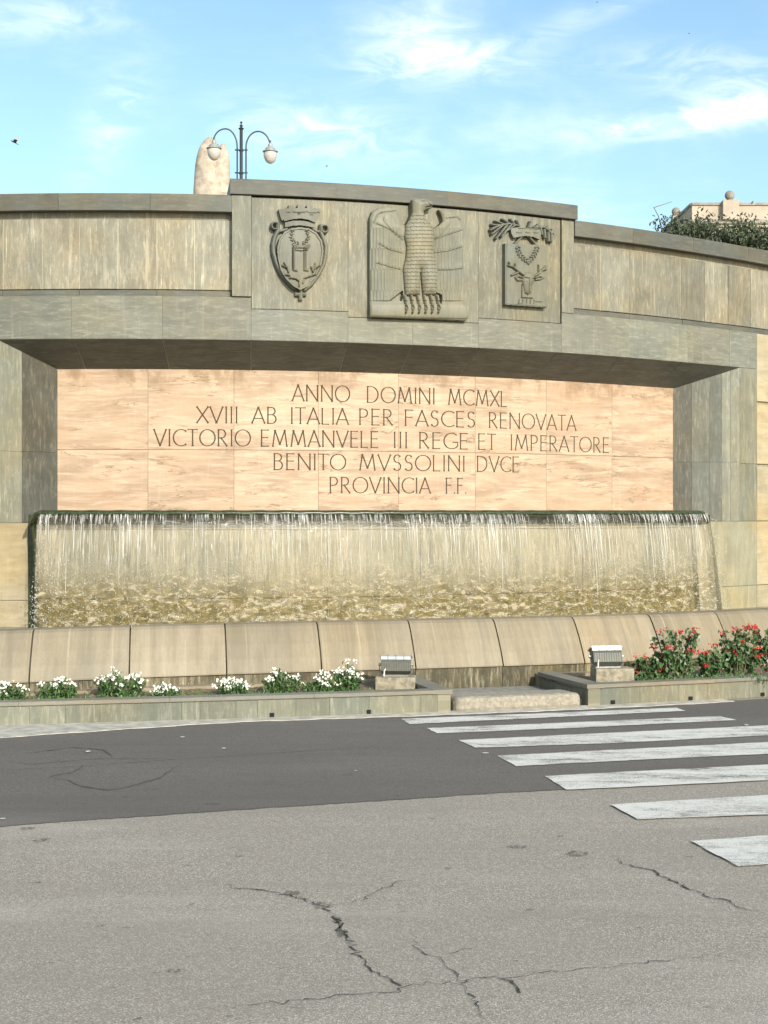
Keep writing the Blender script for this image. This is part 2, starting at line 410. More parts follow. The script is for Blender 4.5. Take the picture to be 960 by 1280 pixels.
# falling water: clear film with white broken water in streaks above and ruffles below
def curtain_mat(boost=0):
    m, t, b = newmat('falling_water')
    uv = t.new('ShaderNodeTexCoord').outputs['UV']
    sep = t.new('ShaderNodeSeparateXYZ'); t.link(uv, sep.inputs[0]); z = sep.outputs[1]
    s1 = t.noise(t.mapping(uv, (16, .7, 1)), 1.6, 5, .62, .15)
    s2 = t.noise(t.mapping(uv, (60, 2.4, 1)), 1.5, 4, .65, .2)
    big = t.noise(t.mapping(uv, (1.3, .25, 1)), 1.4, 3, .5)
    st = t.math('ADD', t.math('MULTIPLY', s1, .5), t.math('MULTIPLY', s2, .5))
    st = t.math('ADD', st, t.math('MULTIPLY', t.math('SUBTRACT', big, .5), .42))
    st = t.math('ADD', t.math('MULTIPLY', st, .6), t.math('MULTIPLY', t.noise(t.mapping(uv, (130, 5, 1)), 1.5, 3, .6), .4))
    streak = t.ramp(st, (.44, .62, .08, .60))
    wv = t.noise(t.mapping(uv, (1.9, 4.6, 1), rot=(0, 0, -.16)), 1.9, 6, .66, 1.1)
    rid = t.math('ABSOLUTE', t.math('SUBTRACT', wv, .5))
    wq = t.noise(t.mapping(uv, (3, 5, 1)), 1.6, 4, .6, 0, 1)
    wu = t.vmath('ADD', t.mapping(uv, (3.2, 7.5, 1), rot=(0, 0, -.16)), t.vmath('MULTIPLY', wq, (1.5, 1.5, 0)))
    vo = t.new('ShaderNodeTexVoronoi', feature='DISTANCE_TO_EDGE', i_Scale=1.25); t.link(wu, vo.inputs['Vector'])
    sc_ = t.ramp(vo.outputs['Distance'], (.0, .12, .75, .0))
    foam = t.math('MAXIMUM', sc_, t.ramp(rid, (.0, .045, .75, .0)))
    f2 = t.noise(t.mapping(uv, (5, 9, 1)), 2.0, 5, .65, .8)
    foam = t.math('ADD', t.math('MULTIPLY', foam, t.ramp(f2, (.42, .64, .05, 1))), .05)
    lev = t.math('ADD', z, t.math('MULTIPLY', t.math('SUBTRACT', t.noise(t.mapping(uv, (3.2, .9, 1)), 1.5, 5, .62), .5), 1.15))
    low = t.ramp(lev, (.66, 1.16, 1, 0))
    mm = t.new('ShaderNodeMix'); mm.data_type = 'FLOAT'
    t.link(low, mm.inputs[0]); t.link(streak, mm.inputs[2]); t.link(foam, mm.inputs[3])
    fac = t.math('MULTIPLY', mm.outputs[0], t.ramp(z, (EYE - .20, EYE - .07, 1, .30)))
    if boost: fac = t.math('MAXIMUM', fac, t.ramp(s2, (.35, .6, boost, .9)))
    tr = t.new('ShaderNodeBsdfTransparent'); tr.inputs[0].default_value = (.97, .98, .96, 1)
    gl = t.new('ShaderNodeBsdfGlossy'); gl.inputs['Roughness'].default_value = .12
    t.link(t.bump(t.math('ADD', st, t.math('MULTIPLY', wv, .6)), .45, .015), gl.inputs['Normal'])
    fr = t.new('ShaderNodeFresnel'); fr.inputs[0].default_value = 1.33
    m1 = t.new('ShaderNodeMixShader'); t.link(t.math('MULTIPLY', fr.outputs[0], .7), m1.inputs[0]); t.link(tr.outputs[0], m1.inputs[1]); t.link(gl.outputs[0], m1.inputs[2])
    df = t.new('ShaderNodeBsdfDiffuse'); df.inputs[0].default_value = (.66, .57, .42, 1)
    tl = t.new('ShaderNodeBsdfTranslucent'); tl.inputs[0].default_value = (.66, .57, .42, 1)
    m2 = t.new('ShaderNodeMixShader'); m2.inputs[0].default_value = .3; t.link(df.outputs[0], m2.inputs[1]); t.link(tl.outputs[0], m2.inputs[2])
    m3 = t.new('ShaderNodeMixShader'); t.link(fac, m3.inputs[0]); t.link(m1.outputs[0], m3.inputs[1]); t.link(m2.outputs[0], m3.inputs[2])
    t.link(m3.outputs[0], t.n['Material Output'].inputs[0])
    return m
M['curtain'] = curtain_mat(); M['end_spill'] = curtain_mat(.5)
m, t, b = newmat('water_strand'); b.inputs['Base Color'].default_value = (.82, .82, .78, 1); b.inputs['Roughness'].default_value = .15
b.inputs['Transmission Weight'].default_value = .35; b.inputs['IOR'].default_value = 1.33; M['strand'] = m
m, t, b = newmat('basin_water'); b.inputs['Base Color'].default_value = (.05, .055, .03, 1); b.inputs['Roughness'].default_value = .08
t.link(t.bump(t.noise(t.new('ShaderNodeTexCoord').outputs['Object'], 6, 4, .6), .5, .05), b.inputs['Normal']); M['pool'] = m

def asphalt(name, dark, mid, light, patch):
    m, t, b = newmat(name)
    p = t.new('ShaderNodeNewGeometry').outputs['Position']
    a = t.noise(p, 380, 2, .85); c = t.noise(p, 95, 3, .75); e = t.noise(t.mapping(p, (.5, 1.2, 1)), .8, 6, .62); g = t.noise(t.mapping(p, (.35, 2.2, 1), rot=(0, 0, -.1)), 2.4, 6, .65)
    vo = t.new('ShaderNodeTexVoronoi', i_Scale=210.0); t.link(p, vo.inputs['Vector'])
    sepc = t.new('ShaderNodeSeparateColor'); t.link(vo.outputs['Color'], sepc.inputs[0])
    col = t.mix(t.ramp(a, (.36, .64, 0, 1)), dark, mid)
    col = t.mix(t.ramp(sepc.outputs[0], (.62, .95, 0, .75)), col, light)
    col = t.mix(t.ramp(sepc.outputs[1], (.78, .92, 0, .6)), col, tuple(x * .6 for x in dark))
    col = t.mix(t.ramp(c, (.5, .7, 0, .35)), col, dark)
    col = t.mix(t.ramp(e, (.35, .72, patch, 0)), col, tuple(x * .72 for x in mid))
    col = t.mix(t.ramp(g, (.5, .75, 0, patch)), col, tuple(x * .72 for x in mid))
    ln = t.noise(t.mapping(p, (.12, 1.3, 1), rot=(0, 0, -.28)), 1.2, 4, .6)
    col = t.mix(t.ramp(ln, (.52, .66, 0, .28)), col, tuple(x * .62 for x in mid))
    pit = t.noise(t.mapping(p, (.7, 1.6, 1)), 13, 3, .6)
    col = t.mix(t.ramp(pit, (.66, .72, 0, .65)), col, tuple(x * .35 for x in mid))
    lite = t.noise(t.mapping(p, (.3, 1, 1), rot=(0, 0, -.28)), .7, 5, .6); col = t.mix(t.ramp(lite, (.50, .70, 0, .30)), col, light)
    oil = t.noise(p, 3.3, 5, .7); col = t.mix(t.ramp(oil, (.62, .74, 0, .5)), col, tuple(x * .5 for x in mid))
    t.link(col, b.inputs['Base Color']); b.inputs['Roughness'].default_value = .88; b.inputs['Specular IOR Level'].default_value = .25
    t.link(t.bump(t.math('ADD', vo.outputs['Distance'], a), .6, .006), b.inputs['Normal'])
    return m
M['road'] = asphalt('old_pale_asphalt', (.195, .166, .130), (.435, .385, .320), (.72, .655, .56), .34)
M['newroad'] = asphalt('newer_dark_asphalt', (.115, .102, .088), (.182, .164, .145), (.29, .265, .235), .45)
def paint():
    m, t, b = newmat('worn_white_road_paint')
    p = t.new('ShaderNodeNewGeometry').outputs['Position']
    a = t.noise(p, 60, 5, .75); c = t.noise(t.mapping(p, (.6, 2.5, 1)), 3, 6, .7)
    col = t.mix(t.ramp(c, (.4, .7, 0, .35)), (.66, .63, .565), (.50, .47, .415))
    col = t.mix(t.ramp(t.math('ADD', t.math('MULTIPLY', a, .6), t.math('MULTIPLY', c, .5)), (.55, .66, 0, .8)), col, (.33, .31, .27))
    t.link(col, b.inputs['Base Color']); b.inputs['Roughness'].default_value = .75; t.link(t.bump(a, .4, .004), b.inputs['Normal'])
    e = t.noise(p, 130, 4, .8); g = t.noise(t.mapping(p, (1, 2, 1)), 2.2, 6, .7)
    hole = t.ramp(t.math('ADD', t.math('MULTIPLY', e, .55), t.math('MULTIPLY', g, .5)), (.56, .61, 1, .06))
    t.link(hole, b.inputs['Alpha'])
    return m
M['paint'] = paint()
M['crack'] = simple('crack_shadowed_dirt', (.045, .038, .030), .95)
M['seam'] = simple('pale_seam_dust', (.16, .15, .135), .9)
M['tarseam'] = simple('tar_seam', (.088, .078, .068), .85)
M['dirt'] = simple('dark_stain', (.15, .13, .105), .95, var=.4, scale=40)
def broken_dirt():
    t = NT(M['dirt'].node_tree); b = t.n['Principled BSDF']; p = t.new('ShaderNodeNewGeometry').outputs['Position']
    t.link(t.ramp(t.noise(p, 55, 5, .75), (.44, .60, 0, .85)), b.inputs['Alpha'])
broken_dirt()
M['terrace'] = simple('terrace_paving', (.32, .29, .23), .9, scale=2)

# ------------------------------------------------------------------ ground
def sheet(name, pts, mat, kind='structure', parent=None):
    return tag(MB().add(pts, [tuple(range(len(pts)))]).build(name, mat, parent), kind=kind)
sheet('road', [(-600, -300, 0), (600, -300, 0), (600, 1500, 0), (-600, 1500, 0)], M['road'])
# newer asphalt along the planters: near edge ragged, far edge at the gutter
near = [(-900, 1104), (-400, 1064), (0, 1033), (60, 1028), (130, 1023.5), (240, 1016), (330, 1010), (420, 1004), (480, 1000.5), (560, 995), (640, 990), (700, 986.5), (780, 981), (880, 975), (960, 970), (1200, 958), (1700, 935)]
nz = []
for i in range(len(near) - 1):
    a, b2 = ground(*near[i], .004), ground(*near[i + 1], .004)
    for k in range(12):
        p = a.lerp(b2, k / 12); p.y += random.uniform(-.010, .010) * 1.2; nz.append(p)
tl, tr = -.45, .55
far = []
for i in range(60):
    th = -.30 + (.75) * i / 59; p = PLA.pt(th, .10, .004); far.append(p)
far = [p for p in far]
v = nz + far[::-1]
# build as a triangulated strip
mb = MB()
nn = 160
def poly_y(pts, x):
    for a, b2 in zip(pts[:-1], pts[1:]):
        if a.x <= x <= b2.x: return a.y + (b2.y - a.y) * (x - a.x) / max(1e-9, b2.x - a.x)
    return pts[0].y if x < pts[0].x else pts[-1].y
xs = np.linspace(-9, 9, 900)
vs = []; fs = []
for i, x in enumerate(xs):
    vs += [(x, poly_y(nz, x), .004), (x, poly_y(far, x), .004)]
    if i: fs.append((2 * i - 2, 2 * i, 2 * i + 1, 2 * i - 1))
tag(MB().add(vs, fs).build('asphalt_patch', M['newroad']), kind='structure')
# gutter strip before the planters
vs = []; fs = []
for i in range(141):
    th = -.24 + .62 * i / 140
    wob = .012 * math.sin(i * 1.3) + .010 * math.sin(i * 3.1)
    ww = .50 * max(0, min(1.3, (.20 - th) / .08)) ** 1.2 + .17 + wob
    vs += [PLA.pt(th, -.03, .010), PLA.pt(th, ww, .008), PLA.pt(th, ww + .004, .0)]
    if i: fs += [(3 * i - 3, 3 * i - 2, 3 * i + 1, 3 * i), (3 * i - 2, 3 * i - 1, 3 * i + 2, 3 * i + 1)]
tag(MB().add(vs, fs).build('gutter_strip', M['gutter']), kind='structure')
# zebra crossing
stripes = [[(502, 898.5), (716, 890), (846, 884.5), (857, 888.5), (700, 896), (512, 905)],
           [(533.5, 910), (700, 903.5), (900, 895), (921, 900), (700, 910.5), (546, 916.5)],
           [(573.5, 925), (760, 916), (960, 906.5), (1100, 900), (1130, 909), (960, 919), (760, 929), (594, 934.5)],
           [(621, 944.5), (790, 936), (960, 927.5), (1250, 914), (1290, 925), (960, 942), (790, 950), (645, 957.5)],
           [(681, 970), (820, 962.5), (960, 955.5), (1300, 938), (1350, 950), (960, 975), (820, 982), (708, 987)],
           [(763.5, 1005.5), (960, 993.5), (1400, 968), (1470, 985), (960, 1018), (797, 1024)],
           [(864, 1051), (960, 1044), (1500, 1008), (1620, 1030), (960, 1080), (922, 1082.5)]]
for i, s in enumerate(stripes):
    pts = []
    for a, b2 in zip(s, s[1:] + s[:1]):
        A = ground(*a, .009); B = ground(*b2, .009); n = max(2, int((B - A).length / .06))
        for k in range(n):
            p = A.lerp(B, k / n)
            if k: p += Vector((random.uniform(-.005, .005), random.uniform(-.006, .006), 0))
            pts.append(p)
    bm = bmesh.new(); bm.faces.new([bm.verts.new(p) for p in pts]); bmesh.ops.triangulate(bm, faces=bm.faces[:])
    bm.verts.index_update()
    mb = MB().add([vv.co.copy() for vv in bm.verts], [tuple(q.index for q in f.verts) for f in bm.faces]); bm.free()
    tag(mb.build('crosswalk_stripe', M['paint']), kind='structure', group='white stripes of the zebra crossing')
# cracks: jagged strips
def crack(pts, wd, mat='crack', name='road_crack', z=.005, jag=.012, step=.025):
    P3 = [ground(x, y, z) for x, y in pts]; L = []
    for a, b2 in zip(P3[:-1], P3[1:]):
        n = max(1, int((b2 - a).length / step))
        for k in range(n):
            p = a.lerp(b2, k / n) + Vector((random.gauss(0, jag), random.gauss(0, jag), 0)); L.append(p)
    L.append(P3[-1]); vs = []; fs = []
    for i, p in enumerate(L):
        tdir = (L[min(i + 1, len(L) - 1)] - L[max(i - 1, 0)]); tdir.z = 0; tdir.normalize()
        nn_ = Vector((-tdir.y, tdir.x, 0)); e = min(1, 4 * min(i + 1, len(L) - i) / len(L))
        ww = wd * ((.54 if wd > .012 else .95) if mat == 'crack' else .7) * random.uniform(.15, 1.15) * e
        vs += [p - nn_ * ww / 2, p + nn_ * ww / 2]
        if i: fs.append((2 * i - 2, 2 * i - 1, 2 * i + 1, 2 * i))
    return tag(MB().add(vs, fs).build(name, M[mat]), kind='structure')
crack([(270, 1105), (320, 1112), (350, 1115), (372, 1120), (388, 1129), (400, 1131)], .010)
crack([(345, 1113), (372, 1118), (390, 1128), (408, 1139), (422, 1150), (424, 1162), (435, 1172), (442, 1187), (455, 1200), (467, 1212), (480, 1220), (508, 1233)], .017)
crack([(420, 1146), (423, 1158), (430, 1168), (436, 1172)], .040, jag=.012)
crack([(410, 1132), (450, 1126), (480, 1110), (512, 1099)], .006)
crack([(165, 1274), (210, 1269), (250, 1262), (300, 1257), (350, 1252), (400, 1247), (440, 1242), (485, 1240), (510, 1232), (575, 1227), (605, 1222), (630, 1222), (650, 1220), (680, 1215), (730, 1211), (780, 1206), (830, 1200), (880, 1194), (930, 1192), (975, 1185)], .007)
crack([(165, 1274), (178, 1272)], .03, jag=.003)
crack([(517, 1170), (522, 1185), (530, 1192), (555, 1202), (567, 1217), (580, 1227), (583, 1240), (597, 1255), (612, 1283)], .013)
crack([(630, 1222), (645, 1232), (650, 1241)], .011)
crack([(484, 1220), (502, 1232)], .010)
crack([(560, 1190), (590, 1186)], .006)
crack([(765, 1067), (780, 1079), (810, 1087), (830, 1096), (860, 1109), (880, 1119), (910, 1126), (940, 1138), (965, 1146)], .012)
# old seams in the dark asphalt
crack([(60, 971), (85, 975), (100, 982), (135, 987.5), (165, 982), (200, 972), (222, 957)], .030, 'tarseam', 'tar_seam', .008, .006)
crack([(60, 971), (90, 965), (105, 957)], .025, 'tarseam', 'tar_seam', .008, .006)
crack([(30, 942), (90, 934), (130, 937), (140, 946)], .03, 'tarseam', 'tar_seam', .008, .006)
crack([(0, 950), (40, 955), (120, 948), (222, 948)], .016, 'tarseam', 'tar_seam', .008, .006)
crack([(-40, 964), (100, 957), (222, 948), (330, 941), (480, 932), (560, 928)], .018, 'seam', 'pale_seam', .009, .003)
def spot(x, y, rx, ry, mat='dirt', name='road_stain', z=.0055):
    c = ground(x, y, z); e = ground(x + rx, y, z).x - c.x; f = abs(ground(x, y + ry, z).y - c.y); vs = []
    for k in range(26):
        q = 2 * math.pi * k / 26; s_ = random.uniform(.7, 1.15); vs.append(c + Vector((e * math.cos(q) * s_, f * math.sin(q) * s_, 0)))
    return sheet(name, vs, M[mat])
for a in ((35, 1035, 11, 2), (53, 1049.5, 11, 2.6), (648, 1058, 16, 2.2), (722, 1066.5, 15, 3.4), (217, 1213, 9, 2.6), (662, 1137, 5, 2), (365, 1116, 13, 3.5), (404, 1132, 14, 4.5), (428, 1166, 8, 6),
          (45, 1103, 7, 1.3), (125, 1157, 6, 1.2), (65, 1203, 5, 1), (240, 1130, 4, 1), (300, 1070, 6, 1), (560, 1085, 5, 1.2), (800, 1160, 5, 1.2), (700, 1045, 5, 1), (265, 1005, 12, 1.4)):
    spot(*a)
for a in ((110, 939, 4, .8), (228, 921, 3, .7), (607, 941, 5, .7), (933, 906, 3, .8), (3, 1023, 4, .7), (280, 935, 3, .6), (445, 963, 2, .5)):
    spot(*a, mat='paint', name='paper_scrap', z=.012)

# ------------------------------------------------------------------ monument wall
mid_t = FAC.inv(480)[0]
wall = empty('monument_wall', FAC.pt(mid_t, 0, 0), 'curved grey stone monument wall with a Latin inscription on pink travertine', 'monument')
TL, TRr = -.48, 1.15          # ends of the built wall
A = lambda x, dr=0.0: FAC.inv(x, dr)[0]
zc = lambda h: EYE + h
tNL, tNR = A(-3), A(925)      # front corners of the niche
tPL, tPR = A(72, -.55), A(841, -.55)
tBand = A(946)
# symmetric left end of the band
tBandL = tNL - (tBand - tNR)
def backing(name, t0, t1, d0, d1, z0, z1, mat):
    vs, fs, uv = sweep(FAC, t0, t1, [(d0, z0), (d1, z0), (d1, z1), (d0, z1)]); MB().add(vs, fs, uv).build(name, mat, wall)
# solid cores
backing('wall_core', TL, TRr, -1.3, -.125, zc(2.10), zc(3.52), M['mortar'])
backing('soffit_core', tNL - .012, tNR + .012, -.64, -.40, zc(2.03), zc(2.10), M['mortar'])
backing('wall_core', TL, tNL - .012, -1.3, -.08, 0, zc(2.10), M['brown_mortar'])
backing('wall_core', tNR + .012, TRr, -1.3, -.08, 0, zc(2.10), M['brown_mortar'])
backing('wall_core', tNL - .012, tNR + .012, -1.3, -.64, 0, zc(2.095), M['dark_mortar'])
backing('wall_core', tNL - .02, tNR + .02, -.595, -.045, .0, zc(-.131), M['pier_grey'])
# left and right upper slabs
def row(name, angs, d0, d1, z0, z1, mat, gap=.002, jit=.003, c=.004):
    for a, b2 in zip(angs[:-1], angs[1:]): block(FAC, name, a, b2, d0, d1, z0, z1, mat, wall, gap, c, jit)
tAL, tAR = A(290, .03), A(719, .03)
pxl = [3, 52, 99, 147, 196, 243]
la = [A(x, -.035) for x in pxl] + [tAL]
pitch = (la[5] - la[0]) / 5
la = [la[0] - pitch * k for k in range(10, 0, -1)] + la
ra = [tAR] + [A(x, -.035) for x in (753, 788, 821, 853.5, 882.6, 912, 940)]
pr = (ra[-1] - ra[1]) / 6
ra = ra + [ra[-1] + pr * k for k in range(1, 9)]
for seg in (la, ra):
    row('upper_slab', seg, -.13, -.060, zc(2.62), zc(3.455), M['slab'], .0045, .004)
    backing('joint_mortar', seg[0], seg[-1], -.12, -.0655, zc(2.625), zc(3.45), M['mortar'])
    row('ledge_course', seg[::2] if (len(seg) % 2) else seg[::2] + [seg[-1]], -.13, -.045, zc(2.54), zc(2.614), M['coping'], .002, .004)
# recess course under the coping
for a, b2 in ((la[0], tAL), (tAR, ra[-1])):
    vs, fs, uv = sweep(FAC, a, b2, [(-.13, zc(3.46)), (-.10, zc(3.46)), (-.10, zc(3.54)), (-.13, zc(3.54))]); MB().add(vs, fs, uv).build('recessed_course', M['slab'], wall)
# coping
def coprow(angs):
    for a, b2 in zip(angs[:-1], angs[1:]):
        g = .002 / FAC.r
        vs, fs, uv = sweep(FAC, a + g, b2 - g, [(-.95, zc(3.535)), (.022, zc(3.535)), (.026, zc(3.54)), (.026, zc(3.725)), (.018, zc(3.737)), (-.95, zc(3.745))])
        MB().add(vs, fs, uv).build('coping_block', M['coping'], wall)
cl = [A(x, .09) for x in (-45, 71, 187)] + [tAL]; cp_ = cl[1] - cl[0]
coprow([cl[0] - cp_ * k for k in (3, 2, 1)] + cl)
crr = [tAR] + [A(x, .09) for x in (796, 872, 941)]; cq = crr[-1] - crr[-2]
coprow(crr + [crr[-1] + cq * k for k in (1, 2, 3)])
# lintel band: under the side slabs it is taller than under the attic
tf0, tf1 = A(314, .0), A(702, .0)
Lx = [89, 203]
L1 = [tBandL, A(-30)] + [A(x) for x in Lx] + [tf0]
row('lintel_block', L1, -.40, 0, zc(2.03), zc(2.54), M['lintel'], .0012, .0015)
row('lintel_block', [tf0, A(435)], -.40, 0, zc(2.03), zc(2.40), M['lintel'], .0012, .001)
row('lintel_block', [A(435), A(516), A(598)], -.40, 0, zc(2.03), zc(2.335), M['lintel'], .0012, .001)
row('lintel_block', [A(598), tf1], -.40, 0, zc(2.03), zc(2.40), M['lintel'], .0012, .001)
row('lintel_block', [tf1, A(786), A(860), A(912), tBand], -.40, 0, zc(2.03), zc(2.54), M['lintel'], .0012, .0015)
# attic block: frame strips, inner slabs, cap
row('frame_strip', [tAL, tf0], -.9, .029, zc(2.542), zc(3.735), M['attic'], .0012, 0)
row('frame_strip', [tf1, tAR], -.9, .004, zc(2.542), zc(3.735), M['attic'], .0012, 0)
for x0, x1, zb in ((314, 435, 2.402), (435, 516, 2.337), (516, 598, 2.337), (598, 702, 2.402)):
    a, b2 = A(x0), A(x1)
    if x0 == 314: a += .004 / FAC.r
    if x1 == 702: b2 -= .022 / FAC.r
    row('attic_slab', [a, b2], -.10, .0, zc(zb), zc(3.725), M['attic'], .0015, .001)
backing('attic_core', tAL + .002, tAR - .002, -.95, -.10, zc(3.4), zc(3.74), M['green_joint'])
ca = [tAL - .002, A(420, .05), A(560, .05), tAR + .002]
for a, b2 in zip(ca[:-1], ca[1:]):
    vs, fs, uv = sweep(FAC, a, b2 - .0001, [(-.95, zc(3.742)), (.05, zc(3.742)), (.055, zc(3.747)), (.055, zc(3.915)), (.045, zc(3.925)), (-.95, zc(3.93))])
    MB().add(vs, fs, uv).build('attic_cap_block', M['coping'], wall)
# soffit: sloping slabs between joints given at front and back edge
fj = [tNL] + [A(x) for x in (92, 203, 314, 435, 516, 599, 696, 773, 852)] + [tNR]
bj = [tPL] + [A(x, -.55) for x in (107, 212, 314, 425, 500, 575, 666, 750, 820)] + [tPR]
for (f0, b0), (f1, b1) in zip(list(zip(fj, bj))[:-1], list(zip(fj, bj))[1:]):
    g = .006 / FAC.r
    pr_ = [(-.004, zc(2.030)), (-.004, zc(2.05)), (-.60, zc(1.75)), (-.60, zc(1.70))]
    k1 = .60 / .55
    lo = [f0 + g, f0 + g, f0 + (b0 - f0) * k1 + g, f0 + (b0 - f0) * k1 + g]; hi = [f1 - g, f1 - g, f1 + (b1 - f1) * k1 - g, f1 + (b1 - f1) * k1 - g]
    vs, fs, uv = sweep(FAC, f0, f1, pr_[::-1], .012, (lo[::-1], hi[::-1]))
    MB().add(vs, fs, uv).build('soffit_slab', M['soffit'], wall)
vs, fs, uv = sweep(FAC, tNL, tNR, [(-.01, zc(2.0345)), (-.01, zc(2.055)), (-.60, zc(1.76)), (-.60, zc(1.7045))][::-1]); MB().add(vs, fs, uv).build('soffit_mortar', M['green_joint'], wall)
# inscription slabs
slx = [72, 185, 292.5, 398, 498, 594, 683, 765, 841]
sa = [A(x, -.55) for x in slx]; sa[0] -= .01; sa[-1] += .01
for a, b2 in zip(sa[:-1], sa[1:]):
    row('inscription_slab', [a, b2], -.60, -.55, zc(.755), zc(1.74), M['travertine'], .0018, .0008, .002)
    row('inscription_slab', [a, b2], -.60, -.55, zc(-.06), zc(.755), M['travertine'], .0018, .0008, .002)
# jambs: splayed flat slabs, butted
def jamb(tf, tb, cuts, zj, mats, side):
    """tf: front corner angle, tb: angle at the panel; cuts: fractions from the front"""
    pf = FAC.pt(tf, 0, 0); pb = FAC.pt(tb, -.55, 0)
    for k, (c0, c1) in enumerate(zip(cuts[:-1], cuts[1:])):
        for j, (za, zb) in enumerate(zip(zj[:-1], zj[1:])):
            def P_(c, z, off):
                p = pf.lerp(pb, c); d_ = (pb - pf).normalized(); n_ = Vector((d_.y, -d_.x, 0)) * side
                return Vector((p.x, p.y, z)) + n_ * off
            e = .0015
            c0e, c1e = c0 + e, c1 - e
            def top(c): return zc(2.03 - (.305 * c)) - .002 if zb is None else zb - .0015
            vs = []
            for off in (-.05, 0):
                vs += [P_(c0e, za + .0015, off), P_(c1e, za + .0015, off), P_(c1e, top(c1e), off), P_(c0e, top(c0e), off)]
            L_ = (pb - pf).length
            uvs = [(L_ * c + 50 * side, z) for _ in range(2) for c, z in ((c0e, za), (c1e, za), (c1e, top(c1e)), (c0e, top(c0e)))]
            MB().add(vs, [(0, 1, 2, 3), (4, 5, 6, 7), (0, 1, 5, 4), (1, 2, 6, 5), (2, 3, 7, 6), (3, 0, 4, 7)], uvs).build('jamb_slab', M[mats[k]], wall)
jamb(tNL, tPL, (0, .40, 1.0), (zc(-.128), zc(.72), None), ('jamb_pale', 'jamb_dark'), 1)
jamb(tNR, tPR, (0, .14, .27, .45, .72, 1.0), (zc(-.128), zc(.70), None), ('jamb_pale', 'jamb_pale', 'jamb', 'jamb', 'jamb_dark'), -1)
# pier fronts beside the niche
for a, b2 in ((tBandL, tNL), (tNR, tBand)):
    row('pier_slab', [a, b2], -.07, 0, zc(.68), zc(2.03), M['jamb_pale'], .0015, .001)
    row('pier_slab', [a, b2], -.07, 0, zc(-.13), zc(.68), M['jamb_pale'], .0015, .001)
# side walls of cream blocks outside the band
for n_, (a0, a1) in enumerate(((TL, tBandL), (tBand, TRr))):
    backing('recess_band', a0 + .0005, a1 - .0005, -.11, -.030, 0, zc(2.535), M['pier_grey'])
    zs = [0, .2, zc(-1.04), zc(-.13), zc(.68), zc(1.57), zc(2.54)]
    for j, (z0, z1) in enumerate(zip(zs[:-1], zs[1:])):
        nseg = 4; angs = [a0 + (a1 - a0) * k / nseg for k in range(nseg + 1)]
        if j % 2: angs = [a0] + [(p + q) / 2 for p, q in zip(angs[:-1], angs[1:])] + [a1]
        for p, q in zip(angs[:-1], angs[1:]): block(FAC, 'pier_block', p, q, -.029, -.006 + .008, z0, z1 - (.035 if j in (3, 4) else .0), M['pier'], wall, .004, .006, .002)
# lower wall below the niche
tWL, tWR = A(35), A(888)
for z0, z1 in ((0.02, zc(-1.04)), (zc(-1.04), zc(-.13))):
    row('pier_block', [tBandL, tWL - .0], -.07, 0, z0, z1, M['pier'], .002, .001)
    row('pier_block', [tWR, A(909), tBand], -.07, 0, z0, z1, M['pier_grey'], .002, .001)
wa = [tWL + (tWR - tWL) * k / 8 for k in range(9)]
tDk = A(47)
wa[0] = tDk
for z0, z1 in ((.02, zc(-1.02)), (zc(-1.02), zc(-.21)), (zc(-.21), zc(-.145))):
    row('wet_wall_block', wa, -.07, -.002, z0, z1, M['wet'], .002, .001)
row('wet_wall_block', wa, -.07, -.004, zc(-.145), zc(-.04), M['algae_and_shade'], .0, .001)  # top row coloured dark: the lip's shade painted into the wall
# narrow near-black strip at the left end of the water
vs, fs, uv = sweep(FAC, tWL, tDk, [(-.07, .02), (-.015, .02), (-.015, zc(-.03)), (-.07, zc(-.03))]); MB().add(vs, fs, uv).build('dark_end_strip', M['algae_and_shade'], wall)
# overflow lip: bullnosed ledge whose ends turn down
def lip():
    n = 200; vs = []; fs = []; prof = [(-.60, .022), (.22, .022), (.285, .014), (.305, -.010), (.300, -.034), (.22, -.052), (-.06, -.052)]
    a0, a1 = A(38, .28), A(884, .28); m_ = len(prof)
    for i in range(n):
        th = a0 + (a1 - a0) * i / (n - 1); e = min(th - a0, a1 - th) * FAC.r
        drop = 0 if e > .12 else .12 * (1 - math.sqrt(max(0, 1 - ((.12 - e) / .12) ** 2)))
        for dr, h in prof:
            q = min(tPL + .0, 9) if dr < -.3 else 0
            tt = max(tPL + .002, min(tPR - .002, th)) if dr < -.3 else th
            vs.append(FAC.pt(tt, dr, zc(h - drop + .003 * math.sin(i * .9) * (dr > .2))))
    fs = [(i * m_ + j, (i + 1) * m_ + j, (i + 1) * m_ + (j + 1) % m_, i * m_ + (j + 1) % m_) for i in range(n - 1) for j in range(m_)]
    fs += [tuple(range(m_)), tuple((n - 1) * m_ + j for j in range(m_ - 1, -1, -1))]
    MB().add(vs, fs).build('overflow_lip', M['algae_and_shade'], wall, True)
    # narrow end cheeks of the trough running down
    for th, pxo in ((a0, 0),):
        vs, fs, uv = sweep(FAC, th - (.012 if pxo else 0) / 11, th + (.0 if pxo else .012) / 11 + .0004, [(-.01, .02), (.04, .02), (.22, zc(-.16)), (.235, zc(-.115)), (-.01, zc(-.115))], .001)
        MB().add(vs, fs, uv).build('trough_end', M['algae_and_shade'], wall)
lip()
# top of the raised terrace behind the wall
def terrace():
    vs = []; fs = []
    n = 60
    for i in range(n + 1):
        th = TL + (TRr - TL) * i / n; p = FAC.pt(th, -.9, 5.0); q = Vector((-60 + 130 * i / n, 140, 5.0)); vs += [p, q]
        if i: fs.append((2 * i - 2, 2 * i, 2 * i + 1, 2 * i - 1))
    tag(MB().add(vs, fs).build('terrace_ground', M['terrace']), kind='structure')
terrace()

